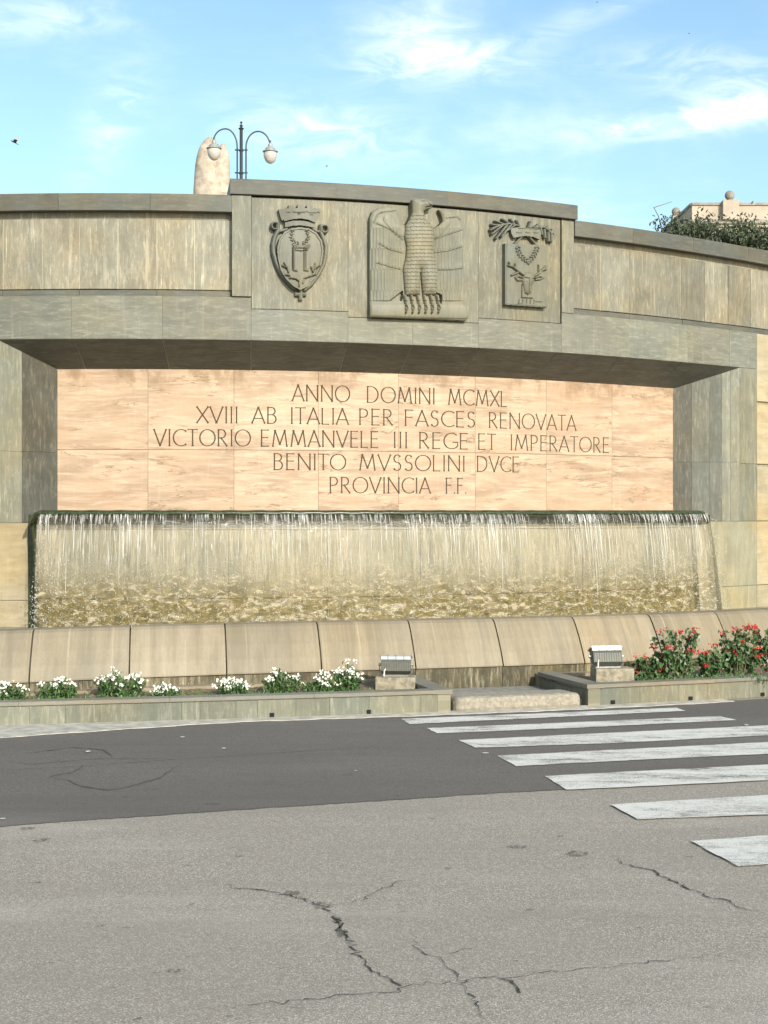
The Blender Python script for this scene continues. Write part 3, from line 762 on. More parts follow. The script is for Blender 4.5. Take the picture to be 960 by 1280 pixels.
# ------------------------------------------------------------------ inscription letters (stroke alphabet, art-deco capitals)
def arc(cx, cy, rx, ry, a0, a1, n=14):
    return [(cx + rx * math.cos(R(a0 + (a1 - a0) * k / n)), cy + ry * math.sin(R(a0 + (a1 - a0) * k / n))) for k in range(n + 1)]
G = {  # width, strokes in a 1-high cell
    'A': (.78, [[(0, 0), (.39, 1)], [(.39, 1), (.78, 0)], [(.13, .30), (.65, .30)]]),
    'B': (.50, [[(0, 0), (0, 1)], [(0, 1), (.22, 1)] + arc(.22, .77, .22, .23, 90, -90, 8) + [(0, .54)], [(0, .54), (.24, .54)] + arc(.24, .27, .26, .27, 90, -90, 9) + [(0, 0)]]),
    'C': (.76, [arc(.50, .5, .50, .5, 52, 308, 20)]),
    'D': (.72, [[(0, 0), (0, 1)], [(0, 1), (.22, 1)] + arc(.22, .5, .50, .5, 90, -90, 16) + [(0, 0)]]),
    'E': (.44, [[(0, 0), (0, 1)], [(0, 1), (.44, 1)], [(0, .54), (.40, .54)], [(0, 0), (.44, 0)]]),
    'F': (.44, [[(0, 0), (0, 1)], [(0, 1), (.44, 1)], [(0, .54), (.40, .54)]]),
    'G': (.82, [arc(.50, .5, .50, .5, 52, 322, 20) + [(.89, .42), (.58, .42)]]),
    'I': (.03, [[(.015, 0), (.015, 1)]]),
    'L': (.42, [[(0, 1), (0, 0)], [(0, 0), (.42, 0)]]),
    'M': (.92, [[(0, 0), (.14, 1)], [(.14, 1), (.46, .12)], [(.46, .12), (.78, 1)], [(.78, 1), (.92, 0)]]),
    'N': (.72, [[(0, 0), (0, 1)], [(0, 1), (.72, 0)], [(.72, 0), (.72, 1)]]),
    'O': (.98, [arc(.49, .5, .49, .5, 0, 360, 28)]),
    'P': (.46, [[(0, 0), (0, 1)], [(0, 1), (.20, 1)] + arc(.20, .74, .26, .26, 90, -90, 9) + [(0, .48)]]),
    'R': (.54, [[(0, 0), (0, 1)], [(0, 1), (.20, 1)] + arc(.20, .75, .25, .25, 90, -90, 9) + [(0, .50)], [(.16, .50), (.54, 0)]]),
    'S': (.44, [arc(.23, .76, .21, .24, 35, 270, 14)[:-1] + arc(.21, .26, .23, .26, 90, -145, 14)]),
    'T': (.62, [[(0, 1), (.62, 1)], [(.31, 1), (.31, 0)]]),
    'V': (.78, [[(0, 1), (.39, 0)], [(.39, 0), (.78, 1)]]),
    'X': (.70, [[(0, 1), (.70, 0)], [(.70, 1), (0, 0)]]),
    '.': (.06, [[(.0, .03), (.06, .03)]]),
}
def letter_mesh(ch, th0, sx, z0, hgt, wd=.0145, dr=-.5488):
    """sx: metres per unit width"""
    mb = MB(); rr = FAC.rad(th0) - .55
    for st in G[ch][1]:
        pts = [(x * sx, y * hgt) for x, y in st]; n = len(pts)
        closed = (abs(pts[0][0] - pts[-1][0]) + abs(pts[0][1] - pts[-1][1])) < 1e-6
        Ls = []
        for i, p in enumerate(pts):
            a = pts[i - 1] if i else (pts[-2] if closed else p); b2 = pts[i + 1] if i < n - 1 else (pts[1] if closed else p)
            tx, ty = b2[0] - a[0], b2[1] - a[1]; l = math.hypot(tx, ty) or 1; tx /= l; ty /= l
            e = wd / 2 * (1.15 if abs(ty) > .5 else .72)
            if not closed and i in (0, n - 1): e *= 1.75
            q = p
            if not closed and i == 0: q = (p[0] - tx * wd * .3, p[1] - ty * wd * .3)
            if not closed and i == n - 1: q = (p[0] + tx * wd * .3, p[1] + ty * wd * .3)
            Ls.append((q, (-ty * e, tx * e)))
        if not closed:      # short flare: the end widening stays near the tip
            for end in (0, -1):
                q0, n0 = Ls[end]; q1, n1_ = Ls[1 if end == 0 else -2]; dd = math.hypot(q1[0] - q0[0], q1[1] - q0[1])
                if dd > .03:
                    f_ = .018 / dd; ins = ((q0[0] + (q1[0] - q0[0]) * f_, q0[1] + (q1[1] - q0[1]) * f_), (n0[0] / 1.75, n0[1] / 1.75))
                    Ls.insert(1 if end == 0 else len(Ls) - 1, ins)
        vs = []; uv = []
        for (q, nn_) in Ls:
            for sg in (-1, 1):
                for d_ in (dr, dr - .004):
                    th = th0 + (q[0] + sg * nn_[0]) / rr; z = z0 + q[1] + sg * nn_[1]
                    vs.append(FAC.pt(th, d_, z))
        fs = []
        for i in range(len(Ls) - 1):
            o = 4 * i; fs += [(o, o + 2, o + 6, o + 4), (o, o + 4, o + 5, o + 1), (o + 2, o + 3, o + 7, o + 6)]
        mb.add(vs, fs)
    return mb
rows = [([('ANNO', 365.4, 437), ('DOMINI', 459.5, 542.5), ('MCMXL', 561, 633)], 1.362, .196),
        ([('XVIII', 246, 296), ('AB', 315, 345), ('ITALIA', 364.5, 435.5), ('PER', 450, 490.5), ('FASCES', 507, 593), ('RENOVATA', 612, 720)], 1.082, .196),
        ([('VICTORIO', 192.5, 313), ('EMMANVELE', 327, 472), ('III', 493, 508), ('REGE', 525, 584), ('ET', 598.5, 619.5), ('IMPERATORE', 639, 760.5)], .802, .198),
        ([('BENITO', 343, 432), ('MVSSOLINI', 450, 580), ('DVCE', 597, 648)], .519, .194),
        ([('PROVINCIA', 413, 538), ('F.F.', 558, 582.5)], .236, .193)]
for words, zb, hh in rows:
    for wd_, x0, x1 in words:
        a0, a1 = A(x0, -.55), A(x1, -.55)
        Lw = (a1 - a0) * (FAC.rad((a0 + a1) / 2) - .55)
        ws = [G[c][0] for c in wd_]
        # side bearings: straight pairs wide, round or diagonal pairs tight
        tight = {'A': .3, 'V': .3, 'O': .5, 'C': .6, 'T': .45, 'L': .8, 'X': .4, 'G': .8}
        sp = [.26 * (tight.get(p, 1) + tight.get(q, 1)) / 2 + .03 for p, q in zip(wd_[:-1], wd_[1:])]
        sx = Lw / (sum(ws) + sum(sp)); rr = FAC.rad((a0 + a1) / 2) - .55; cur = 0
        for k, c in enumerate(wd_):
            letter_mesh(c, a0 + cur * sx / rr, sx, zc(zb), hh).build('letter', M['letter'], wall)
            cur += ws[k] + (sp[k] if k < len(sp) else 0)

# ------------------------------------------------------------------ carved reliefs as height fields on the wall
def seg_d(X, Y, a, b2):
    ax, ay = a; bx, by = b2; dx, dy = bx - ax, by - ay; L = dx * dx + dy * dy + 1e-9
    tt = np.clip(((X - ax) * dx + (Y - ay) * dy) / L, 0, 1)
    return np.hypot(X - ax - tt * dx, Y - ay - tt * dy)
def line_d(X, Y, pts):
    d_ = np.full(X.shape, 1e9)
    for a, b2 in zip(pts[:-1], pts[1:]): d_ = np.minimum(d_, seg_d(X, Y, a, b2))
    return d_
def poly_sd(X, Y, pts):
    pts = list(pts); d_ = line_d(X, Y, pts + pts[:1]); ins = np.zeros(X.shape, bool)
    for (ax, ay), (bx, by) in zip(pts, pts[1:] + pts[:1]):
        if ay == by: continue
        c = ((ay > Y) != (by > Y)) & (X < (bx - ax) * (Y - ay) / (by - ay) + ax); ins ^= c
    return np.where(ins, d_, -d_)
def relief(name, box, ox, oy, k, hf, parent, base_dr=.0, step=.5, mat='relief'):
    """box in photo pixels; hf gets local carving coordinates (photo zoomed by k about ox, oy) and returns depth in metres, <=0 outside"""
    x0, y0, x1, y1 = box
    xs = np.arange(x0, x1 + step, step); ys = np.arange(y0, y1 + step, step)
    X, Y = np.meshgrid(xs, ys); H = hf((X - ox) * k, (Y - oy) * k)
    ref = FAC.inv((x0 + x1) / 2, base_dr)
    ths = np.array([FAC.inv(x, base_dr) for x in xs])
    ny, nx = X.shape; idx = -np.ones((ny, nx), int); vs = []; uv = []
    inside = H > 0
    for j in range(ny):
        for i in range(nx):
            if inside[j, i]:
                th, Z = ths[i]; z = EYE + (640 - ys[j]) / F * Z
                idx[j, i] = len(vs); vs.append(FAC.pt(th, base_dr + H[j, i], z)); uv.append((FAC.r * th, z))
    fs = []; edges = {}
    for j in range(ny - 1):
        for i in range(nx - 1):
            q = (idx[j, i], idx[j, i + 1], idx[j + 1, i + 1], idx[j + 1, i])
            if min(q) >= 0:
                fs.append(q)
                for a, b2 in zip(q, q[1:] + q[:1]): edges[(a, b2)] = True
    bnd = [(a, b2) for (a, b2) in edges if (b2, a) not in edges]
    low = {}
    for a, b2 in bnd:
        for vtx in (a, b2):
            if vtx not in low:
                p = Vector(vs[vtx]); c = Vector((FAC.cx, FAC.cz, p.z)); th = math.atan2(p.x - FAC.cx, FAC.cz - p.y)
                low[vtx] = len(vs); vs.append(FAC.pt(th, base_dr - .004, p.z)); uv.append(uv[vtx])
        fs.append((b2, a, low[a], low[b2]))
    # normals out towards the street
    fs = [tuple(reversed(f)) for f in fs]
    return MB().add(vs, fs, uv).build(name, M[mat], parent)
def ridge(X, Y, pts, wd, h): return h * np.clip(1 - line_d(X, Y, pts) / wd, 0, 1)
def ridge_s(X, Y, pts, wd, h): return h * np.sqrt(np.clip(1 - (line_d(X, Y, pts) / wd) ** 2, 0, 1))
def leafy(pts, L, n, side=1):
    out = []
    P_ = np.array(pts, float); seg = np.r_[0, np.cumsum(np.hypot(*np.diff(P_, axis=0).T))]
    for t_ in np.linspace(0, seg[-1] * .97, n):
        x = np.interp(t_, seg, P_[:, 0]); y = np.interp(t_, seg, P_[:, 1]); x2 = np.interp(t_ + 5, seg, P_[:, 0]); y2 = np.interp(t_ + 5, seg, P_[:, 1])
        a = math.atan2(y2 - y, x2 - x) if abs(x2 - x) + abs(y2 - y) > 1e-6 else a
        for s in (-1, 1): out.append([(x, y), (x + L * math.cos(a + s * .75), y + L * math.sin(a + s * .75))])
    return out
# --- left coat of arms
arms = empty('coat_of_arms', FAC.px(375, 378, 0), 'carved oval coat of arms with a mural crown, leftmost of three reliefs', 'relief', None)
oval = [(450, 366), (560, 382), (640, 430), (700, 520), (718, 640), (692, 800), (622, 940), (540, 1040), (452, 1085), (372, 1040), (290, 960), (228, 860), (195, 720), (188, 600), (212, 500), (268, 420), (350, 378)]
def h_oval(X, Y):
    sd = poly_sd(X, Y, oval); h = np.where(sd > 0, .045 + .012 * np.clip(sd / 160, 0, 1), 0)
    g = ridge(X, Y, [(365, 560), (385, 600), (545, 600), (555, 570)], 12, .018) + ridge(X, Y, [(385, 575), (455, 590), (535, 575)], 16, .02)
    g += ridge(X, Y, [(378, 600), (378, 858), (410, 862)], 13, .024) + ridge(X, Y, [(497, 600), (497, 858), (535, 862)], 13, .024)
    g -= ridge(X, Y, [(395, 630), (455, 640), (530, 630)], 10, .022) + ridge(X, Y, [(360, 600), (362, 850)], 7, .02) + ridge(X, Y, [(513, 610), (514, 850)], 7, .016)
    for pl in ([(430, 555), (370, 530), (345, 470), (360, 415)], [(480, 555), (530, 520), (545, 470), (530, 415)]):
        for s in leafy(pl, 26, 6): g += ridge(X, Y, s, 8, .018)
    for pl in ([(245, 800), (300, 830), (318, 880)], [(285, 905), (335, 915), (330, 940), (400, 950), (435, 975), (440, 1035)], [(270, 770), (300, 830)],
               [(670, 805), (620, 840), (590, 880)], [(620, 905), (560, 925), (500, 945), (482, 1000)], [(620, 780), (600, 870)], [(575, 820), (590, 870)]):
        g += ridge(X, Y, pl, 13, .022) - ridge(X, Y, [(x - 4, y + 13) for x, y in pl], 8, .018)
    rim = np.where((sd > 0) & (sd < 22), .012, 0)
    return np.where(sd > 0, h + g + rim, 0)
relief('oval_shield', (343, 283, 406, 366), 325, 245, 9.14, h_oval, arms, .05)
def h_frame(X, Y):
    h = ridge_s(X, Y, [(195, 330), (200, 400), (165, 470), (143, 560), (150, 660), (185, 780), (235, 890), (310, 980), (390, 1060)], 30, .075)
    h = np.maximum(h, ridge_s(X, Y, [(690, 350), (685, 420), (715, 500), (742, 580), (738, 680), (715, 790), (660, 900), (580, 1010), (500, 1075)], 30, .075))
    for cx, cy, r in ((165, 350, 38), (725, 385, 40)):
        d_ = np.abs(np.hypot(X - cx, Y - cy) - r); h = np.maximum(h, .085 * np.sqrt(np.clip(1 - (d_ / 17) ** 2, 0, 1)))
    h = np.maximum(h, ridge_s(X, Y, [(215, 410), (260, 400), (300, 385)], 22, .06)); h = np.maximum(h, ridge_s(X, Y, [(680, 420), (640, 410), (600, 385)], 22, .06))
    return h
relief('scrolled_frame', (336, 276, 412, 366), 325, 245, 9.14, h_frame, arms, .0)
relief('backing_shield', (343, 283, 406, 366), 325, 245, 9.14, lambda X, Y: np.where(poly_sd(X, Y, oval) > -6, .052, 0), arms, .0, 1.0)
def h_crown(X, Y):
    sd = poly_sd(X, Y, [(215, 165), (300, 155), (460, 150), (600, 158), (690, 172), (620, 325), (540, 290), (450, 276), (360, 284), (268, 305)])
    for a in ((312, 372, 118), (412, 474, 112), (515, 582, 120), (612, 684, 150)): sd = np.maximum(sd, poly_sd(X, Y, [(a[0], a[2]), (a[1], a[2] + 6), (a[1] - 4, a[2] + 60), (a[0] + 4, a[2] + 60)]))
    sd = np.maximum(sd, poly_sd(X, Y, [(198, 160), (232, 165), (262, 300), (235, 290)]))
    h = .055 + .045 * (1 - ((X - 450) / 260) ** 2)
    g = ridge(X, Y, [(300, 200), (620, 205)], 9, .012)
    for c in ((340, 200), (415, 225), (505, 200), (640, 205), (560, 235)): g += ridge(X, Y, [c, (c[0] + 20, c[1])], 12, -.014)
    return np.where(sd > 0, np.maximum(.03, h + g), 0)
relief('mural_crown', (345, 256, 402, 282), 325, 245, 9.14, h_crown, arms, .0)
def h_rib(X, Y):
    sd = poly_sd(X, Y, [(275, 312), (360, 296), (450, 292), (550, 300), (618, 318), (612, 375), (540, 360), (450, 350), (360, 356), (278, 372)])
    return np.where(sd > 0, .07 + .012 * np.cos((X - 400) / 60), 0)
relief('ribbon', (353, 275, 394, 288), 325, 245, 9.14, h_rib, arms, .0)
def h_cross(X, Y):
    sd = np.maximum(poly_sd(X, Y, [(392, 1108), (528, 1108), (528, 1150), (392, 1150)]), poly_sd(X, Y, [(438, 1065), (482, 1065), (482, 1200), (438, 1200)]))
    return np.where(sd > 0, .04 + .02 * np.clip(sd / 20, 0, 1), 0)
relief('cross_pendant', (366, 360, 385, 378), 325, 245, 9.14, h_cross, arms, .0)
# --- eagle
eagle = empty('eagle_relief', FAC.px(520, 402, 0), 'carved stone eagle with folded wings gripping a ledge, in the middle above the inscription', 'relief', None)
plate = [(95, 1008), (95, 215), (112, 168), (160, 138), (240, 128), (305, 142), (325, 190), (345, 270), (470, 290), (590, 305), (632, 280), (668, 245), (665, 205), (640, 150), (700, 152), (770, 175), (815, 215), (833, 300), (838, 800), (842, 905), (866, 925), (878, 1000), (868, 1036)]
def h_plate(X, Y):
    sd = poly_sd(X, Y, plate); h = np.full(X.shape, .085)
    ed = np.clip(sd / 18, 0, 1); h = h * (.75 + .25 * np.sqrt(ed))
    bulge = .02 * np.clip(1 - np.abs(X - 210) / 160, 0, 1) + .02 * np.clip(1 - np.abs(X - 730) / 140, 0, 1)
    wing = (Y < 880); h = h + np.where(wing, bulge, 0)
    gl = [[(145, 268), (240, 310), (350, 395)], [(165, 430), (240, 475), (350, 502)], [(145, 582), (240, 612), (340, 632)],
          [(605, 395), (680, 365), (825, 318)], [(600, 500), (700, 490), (825, 452)], [(630, 637), (740, 637), (825, 622)]]
    for g in gl: h -= ridge(X, Y, g, 7, .012); h += ridge(X, Y, [(x, y - 22) for x, y in g], 30, .005)
    fe = (np.abs(((X - 100) % 34) - 17) < 3) & (((Y > 330) & (Y < 880)) & ((X > 600) | (X < 345)))
    inw = ((Y > 300) & (Y < 880)) & ((X > 600) | (X < 345))
    h += np.where(inw, .005 * np.cos((X - 100) * 2 * math.pi / 26 + np.floor((Y - 300) / 165) * 2), 0)
    h -= ridge(X, Y, [(180, 180), (300, 165)], 8, .012) + ridge(X, Y, [(120, 260), (150, 200), (180, 180)], 8, .010)
    h -= ridge(X, Y, [(690, 225), (780, 215), (815, 240)], 8, .014)
    h += ridge_s(X, Y, [(235, 230), (290, 290), (350, 330)], 40, .014) + ridge_s(X, Y, [(690, 250), (650, 300), (610, 340)], 40, .014)
    h += np.where(Y > 905, .022 * np.sqrt(np.clip(1 - ((Y - 960) / 62) ** 2, 0, 1)), 0)
    h = np.where((poly_sd(X, Y, [(355, 795), (245, 878), (345, 880), (360, 840)]) > 0), .02, h)
    h = np.where((poly_sd(X, Y, [(612, 806), (664, 830), (664, 897), (640, 897), (625, 850)]) > 0), .02, h)
    return np.where(sd > 0, np.maximum(h, .015), 0)
relief('wing_tablet', (459, 259, 583, 403), 445, 240, 6.4, h_plate, eagle, .0, mat='relief_pale')
body = [(420, 76), (450, 66), (500, 64), (550, 76), (588, 100), (583, 140), (560, 148), (530, 155), (514, 175), (533, 228), (572, 268), (600, 330), (602, 420), (592, 500), (612, 560), (627, 650), (622, 760), (612, 832), (508, 836), (498, 740), (491, 630), (484, 740), (488, 836), (370, 838), (360, 720), (353, 620), (373, 540), (380, 450), (364, 370), (370, 285), (400, 232), (424, 180), (422, 120)]
def h_body(X, Y):
    sd = poly_sd(X, Y, body); h = .095 + .085 * np.sqrt(np.clip(1 - (1 - np.clip(sd / 95, 0, 1)) ** 2, 0, 1))
    Yw = Y + 5 * np.abs(np.sin(X * math.pi / 30)); rowi = np.floor((Yw - 150) / 30); rowy = (Yw - 150) % 30
    on = (Y > 190)
    h -= np.where(on & (rowy < 6), .0042, 0)
    off = (rowi % 2) * 22
    h -= np.where(on & (np.abs(((X + off) % 44) - 22) < 3), .002, 0)
    h += np.where(on, .006 * (rowy / 36), 0)
    h -= ridge(X, Y, [(490, 92), (520, 88), (552, 96)], 9, .02); h += ridge_s(X, Y, [(555, 100), (584, 118)], 18, .02)
    h -= ridge(X, Y, [(525, 138), (582, 128)], 7, .03)
    return np.where(sd > 0, h, 0)
relief('eagle_body', (499, 249, 544, 372), 445, 240, 6.4, h_body, eagle, .0, mat='relief_pale')
def h_tal(X, Y):
    h = np.zeros(X.shape)
    for k in range(6):
        cx = 372 + 51 * k; h = np.maximum(h, ridge_s(X, Y, [(cx - 4, 846), (cx + 8, 905), (cx + 4, 945)], 21, .155))
        h = np.maximum(h, ridge_s(X, Y, [(cx + 4, 915), (cx + 14, 940), (cx + 2, 972)], 12, .175))
        h -= np.where(h > 0, ridge(X, Y, [(cx - 20, 880), (cx + 26, 880)], 6, .02), 0)
    return h
for k in range(6):
    def one(X, Y, k=k):
        cx = 372 + 51 * k; h = ridge_s(X, Y, [(cx - 4, 842), (cx + 8, 905), (cx + 4, 945)], 19, .135)
        h = np.maximum(h, ridge_s(X, Y, [(cx + 4, 915), (cx + 13, 940), (cx + 2, 974)], 12, .155))
        return np.where(h > .02, h - ridge(X, Y, [(cx - 20, 884), (cx + 26, 884)], 7, .025), 0)
    cxp = 445 + (372 + 51 * k) / 6.4
    relief('talon', (cxp - 6, 368, cxp + 7, 394), 445, 240, 6.4, one, eagle, .0, mat='relief_pale')
# --- right coat of arms
arms2 = empty('heraldic_tablet', FAC.px(653, 384, 0), 'carved rectangular tablet with stag head and wreath under palm sprays, rightmost relief', 'relief', None)
def h_tab(X, Y):
    sd = poly_sd(X, Y, [(262, 386), (762, 408), (762, 1158), (262, 1122)]); h = np.full(X.shape, .085)
    for pl in ([(405, 420), (415, 490), (455, 555), (520, 600)], [(640, 420), (625, 480), (590, 545), (535, 605)]):
        h = np.maximum(h, .085 + ridge(X, Y, pl, 8, .012))
        for s in leafy(pl, 34, 7): h = np.maximum(h, .085 + ridge_s(X, Y, s, 10, .026))
    hd = poly_sd(X, Y, [(468, 770), (500, 740), (545, 728), (590, 745), (606, 790), (598, 850), (570, 905), (568, 975), (530, 1008), (490, 985), (474, 910), (455, 840)])
    h = np.where(hd > 0, .085 + .055 * np.sqrt(np.clip(hd / 60, 0, 1)), h)
    for pl in ([(470, 770), (395, 715), (340, 670), (290, 655)], [(315, 665), (298, 618)], [(370, 695), (372, 640)], [(400, 740), (330, 770)],
               [(600, 780), (655, 745), (650, 650)], [(655, 745), (700, 700), (735, 665)], [(690, 710), (735, 700)]):
        h = np.maximum(h, .085 + ridge_s(X, Y, pl, 12, .040))
    for pl in ([(460, 800), (410, 780), (378, 800), (400, 832), (455, 830)], [(612, 800), (660, 780), (712, 800), (665, 820), (615, 825)]):
        h = np.maximum(h, .085 + ridge_s(X, Y, pl, 11, .03))
    h -= ridge(X, Y, [(478, 800), (520, 812), (525, 980)], 8, .02) + ridge(X, Y, [(458, 880), (455, 1040), (585, 1046)], 7, .03) + ridge(X, Y, [(575, 810), (605, 815)], 7, .02)
    for k in range(5): h -= ridge(X, Y, [(425 + 45 * k, 1065), (420 + 45 * k, 1105)], 6, .02)
    h -= ridge(X, Y, [(405, 1110), (450, 1112)], 5, .015) + ridge(X, Y, [(620, 1088), (700, 1090)], 5, .012)
    rim = np.where(sd < 12, .006, 0)
    return np.where(sd > 0, h - rim, 0)
relief('stag_tablet', (626, 304, 681, 386), 600, 265, 9.6, h_tab, arms2, .0)
def h_rib2(X, Y):
    sd = poly_sd(X, Y, [(335, 205), (420, 192), (560, 200), (690, 208), (705, 260), (690, 345), (600, 312), (500, 300), (370, 322), (345, 270)])
    h = .06 + .02 * np.cos((X - 520) / 110); h -= ridge(X, Y, [(420, 210), (560, 215), (680, 222)], 5, .012)
    for k in range(3): h += ridge(X, Y, [(405 + 100 * k, 255), (455 + 100 * k, 258)], 10, .012)
    return np.where(sd > 0, h, 0)
relief('ribbon', (633, 283, 675, 302), 600, 265, 9.6, h_rib2, arms2, .0)
sp1 = [[(440, 175), (330, 150), (230, 165), (125, 205)], [(390, 172), (275, 245)], [(345, 165), (235, 300)], [(295, 170), (170, 325)], [(240, 175), (120, 270)], [(190, 175), (105, 225)], [(330, 150), (248, 96)], [(385, 155), (345, 98)], [(440, 170), (418, 115)], [(260, 155), (165, 118)], [(200, 165), (120, 160)]]
sp2 = [[(620, 195), (740, 190), (810, 240), (838, 305)], [(700, 205), (715, 275)], [(745, 225), (752, 315)], [(790, 260), (795, 355)], [(826, 290), (828, 365)], [(560, 190), (582, 130)], [(690, 190), (770, 175)], [(760, 205), (830, 215)], [(800, 240), (850, 270)], [(640, 190), (680, 160)]]
for sp_, bx in ((sp1, (608, 272, 650, 302)), (sp2, (655, 272, 691, 306))):
    def h_sp(X, Y, sp_=sp_):
        h = np.zeros(X.shape)
        for s in sp_: h = np.maximum(h, ridge_s(X, Y, s, 17, .075) * (h < 1))
        return h
    relief('palm_spray', bx, 600, 265, 9.6, h_sp, arms2, .0)
relief('strap', (638, 295, 670, 308), 600, 265, 9.6, lambda X, Y: np.maximum(ridge_s(X, Y, [(485, 300), (400, 385)], 15, .06), ridge_s(X, Y, [(565, 300), (645, 395)], 15, .06)), arms2, .0)

# ------------------------------------------------------------------ falling water
CL, CR = A(47, .30), A(884, .30)
def curtain_pt(th, d_):
    """d_: fall below the lip in metres"""
    drop = d_
    out = .275 + .185 * math.sqrt(max(0, d_) / 1.35)
    return FAC.pt(th, out, zc(-.005 - drop)), out
def curtain():
    nx, nz_ = 620, 90; vs = []; uv = []; fs = []
    for j in range(nz_):
        f = j / (nz_ - 1); d_ = 1.42 * f
        for i in range(nx):
            a = i / (nx - 1); th = CL + (CR - CL) * a; s_ = th * FAC.r; z = zc(-d_)
            lowf = min(1, max(0, (f - .45) / .4))
            n_ = mnoise.noise(Vector((s_ * 9, z * .9, 3))) * .012 + lowf * (mnoise.noise(Vector((s_ * 5 + 2 * mnoise.noise(Vector((s_ * 2, z * 3, 9))), z * 11, 1.7))) * .018)
            # right end frays outwards, left end hangs straight
            edge = 0
            p, o_ = curtain_pt(th + .0105 * f * max(0, (a - .9) / .1) ** 2, d_)
            q = FAC.pt(th, o_ + n_ * min(1, f * 6), zc(-.030 - d_))
            vs.append(q); uv.append((s_, zc(-d_)))
    for j in range(nz_ - 1):
        for i in range(nx - 1): fs.append((j * nx + i, (j + 1) * nx + i, (j + 1) * nx + i + 1, j * nx + i + 1))
    main = (list(vs), list(fs), list(uv)); vs = []; fs = []; uv = []
    for end in (1,):
        o = len(vs); nn2 = 14
        for j in range(nz_):
            f = j / (nz_ - 1); d_ = 1.42 * f; out = .275 + .185 * math.sqrt(d_ / 1.35)
            for i in range(nn2):
                q = i / (nn2 - 1); th = (CR + (.0105 * f) + .004 * math.sin(q * 3.14)) if end else (CL + .001)
                dr = out * (1 - q) + (.10 if end else .18) * q
                wob = .012 * f * mnoise.noise(Vector((q * 3, f * 6, end * 9))) / 1.0
                vs.append(FAC.pt(th + wob / FAC.r, dr, zc(-.005 - d_))); uv.append((th * FAC.r + q * .3, zc(-d_)))
        fs += [(o + j * nn2 + i, o + (j + 1) * nn2 + i, o + (j + 1) * nn2 + i + 1, o + j * nn2 + i + 1) for j in range(nz_ - 1) for i in range(nn2 - 1)]
    tag(MB().add(vs, fs, uv).build('end_spill', M['end_spill'], None, True), 'narrow spill of water at the right end of the falling curtain', 'waterfall', kind='stuff')
    vs, fs, uv = main
    tag(MB().add(vs, fs, uv).build('water_curtain', M['curtain'], None, True), 'curtain of falling water spilling over the dark lip into the basin', 'waterfall', kind='stuff')
curtain()
def strands():
    mb = MB()
    for k in range(1700):
        a = random.random(); th = CL + (CR - CL) * a
        dens = mnoise.noise(Vector((a * 14, 5, 2)))
        if random.random() > .55 + dens: continue
        ln = random.choice([random.uniform(.05, .14)] * 3 + [random.uniform(.2, .7)]); st = 0 if random.random() < .72 else random.uniform(0, .5)
        wd = random.uniform(.0010, .0026); n = max(3, int(ln / .05)); vs = []
        lean = random.uniform(-.03, .03)
        for i in range(n + 1):
            d_ = st + ln * i / n; o_ = .275 + .185 * math.sqrt(d_ / 1.35) + .012
            tt = th + lean * (d_) / FAC.r; ww = wd * math.sin(math.pi * (i + .4) / (n + .8)) / FAC.r
            vs += [FAC.pt(tt - ww, o_, zc(-.012 - d_)), FAC.pt(tt, o_ + wd, zc(-.012 - d_)), FAC.pt(tt + ww, o_, zc(-.012 - d_))]
        fs = []
        for i in range(n): o = 3 * i; fs += [(o, o + 3, o + 4, o + 1), (o + 1, o + 4, o + 5, o + 2)]
        mb.add(vs, fs)
    # droplets, denser at both ends and low down
    for k in range(3400):
        u = random.random()
        if u < .07: a = abs(random.gauss(0, .012)); f = random.random() ** .6
        elif u < .17: a = 1 + random.gauss(.002, .008); f = random.random() ** .7
        else: a = random.random(); f = .35 + .65 * random.random() ** .8
        th = CL + (CR - CL) * a + (.010 * f if a > .98 else (-.004 * f if a < .01 else 0)); d_ = 1.36 * f
        o_ = .275 + .185 * math.sqrt(d_ / 1.35) + random.uniform(.0, .06); r = random.uniform(.002, .0055)
        c = FAC.pt(th, o_, zc(-.01 - d_)); e = r * random.uniform(1, 2.2)
        vs = [c + Vector(q) for q in ((r, 0, 0), (-r, 0, 0), (0, r, 0), (0, -r, 0), (0, 0, e), (0, 0, -e))]
        mb.add(vs, [(0, 2, 4), (2, 1, 4), (1, 3, 4), (3, 0, 4), (2, 0, 5), (1, 2, 5), (3, 1, 5), (0, 3, 5)])
    tag(mb.build('water_strands', M['strand'], None, True), 'thin white strands and droplets of water falling below the lip', 'water spray', kind='stuff')
strands()
# basin water surface
vs = []; fs = []
for i in range(81):
    th = -.35 + 1.35 * i / 80; p = FAC.pt(th, -.0, .30); q = FAC.pt(th, 3.6, .30)
    vs += [p, q]
    if i: fs.append((2 * i - 2, 2 * i - 1, 2 * i + 1, 2 * i))
# limit the outer edge to stay inside the basin wall
def bas_clip(p):
    th = math.atan2(p.x - BAS.cx, BAS.cz - p.y); r_ = math.hypot(p.x - BAS.cx, BAS.cz - p.y)
    rm = BAS.rad(th) - .15
    if r_ > rm: return Vector((BAS.cx + rm * math.sin(th), BAS.cz - rm * math.cos(th), p.z))
    return p
vs = [bas_clip(p) for p in vs]
tag(MB().add(vs, fs).build('basin_water', M['pool'], None, True), kind='structure')

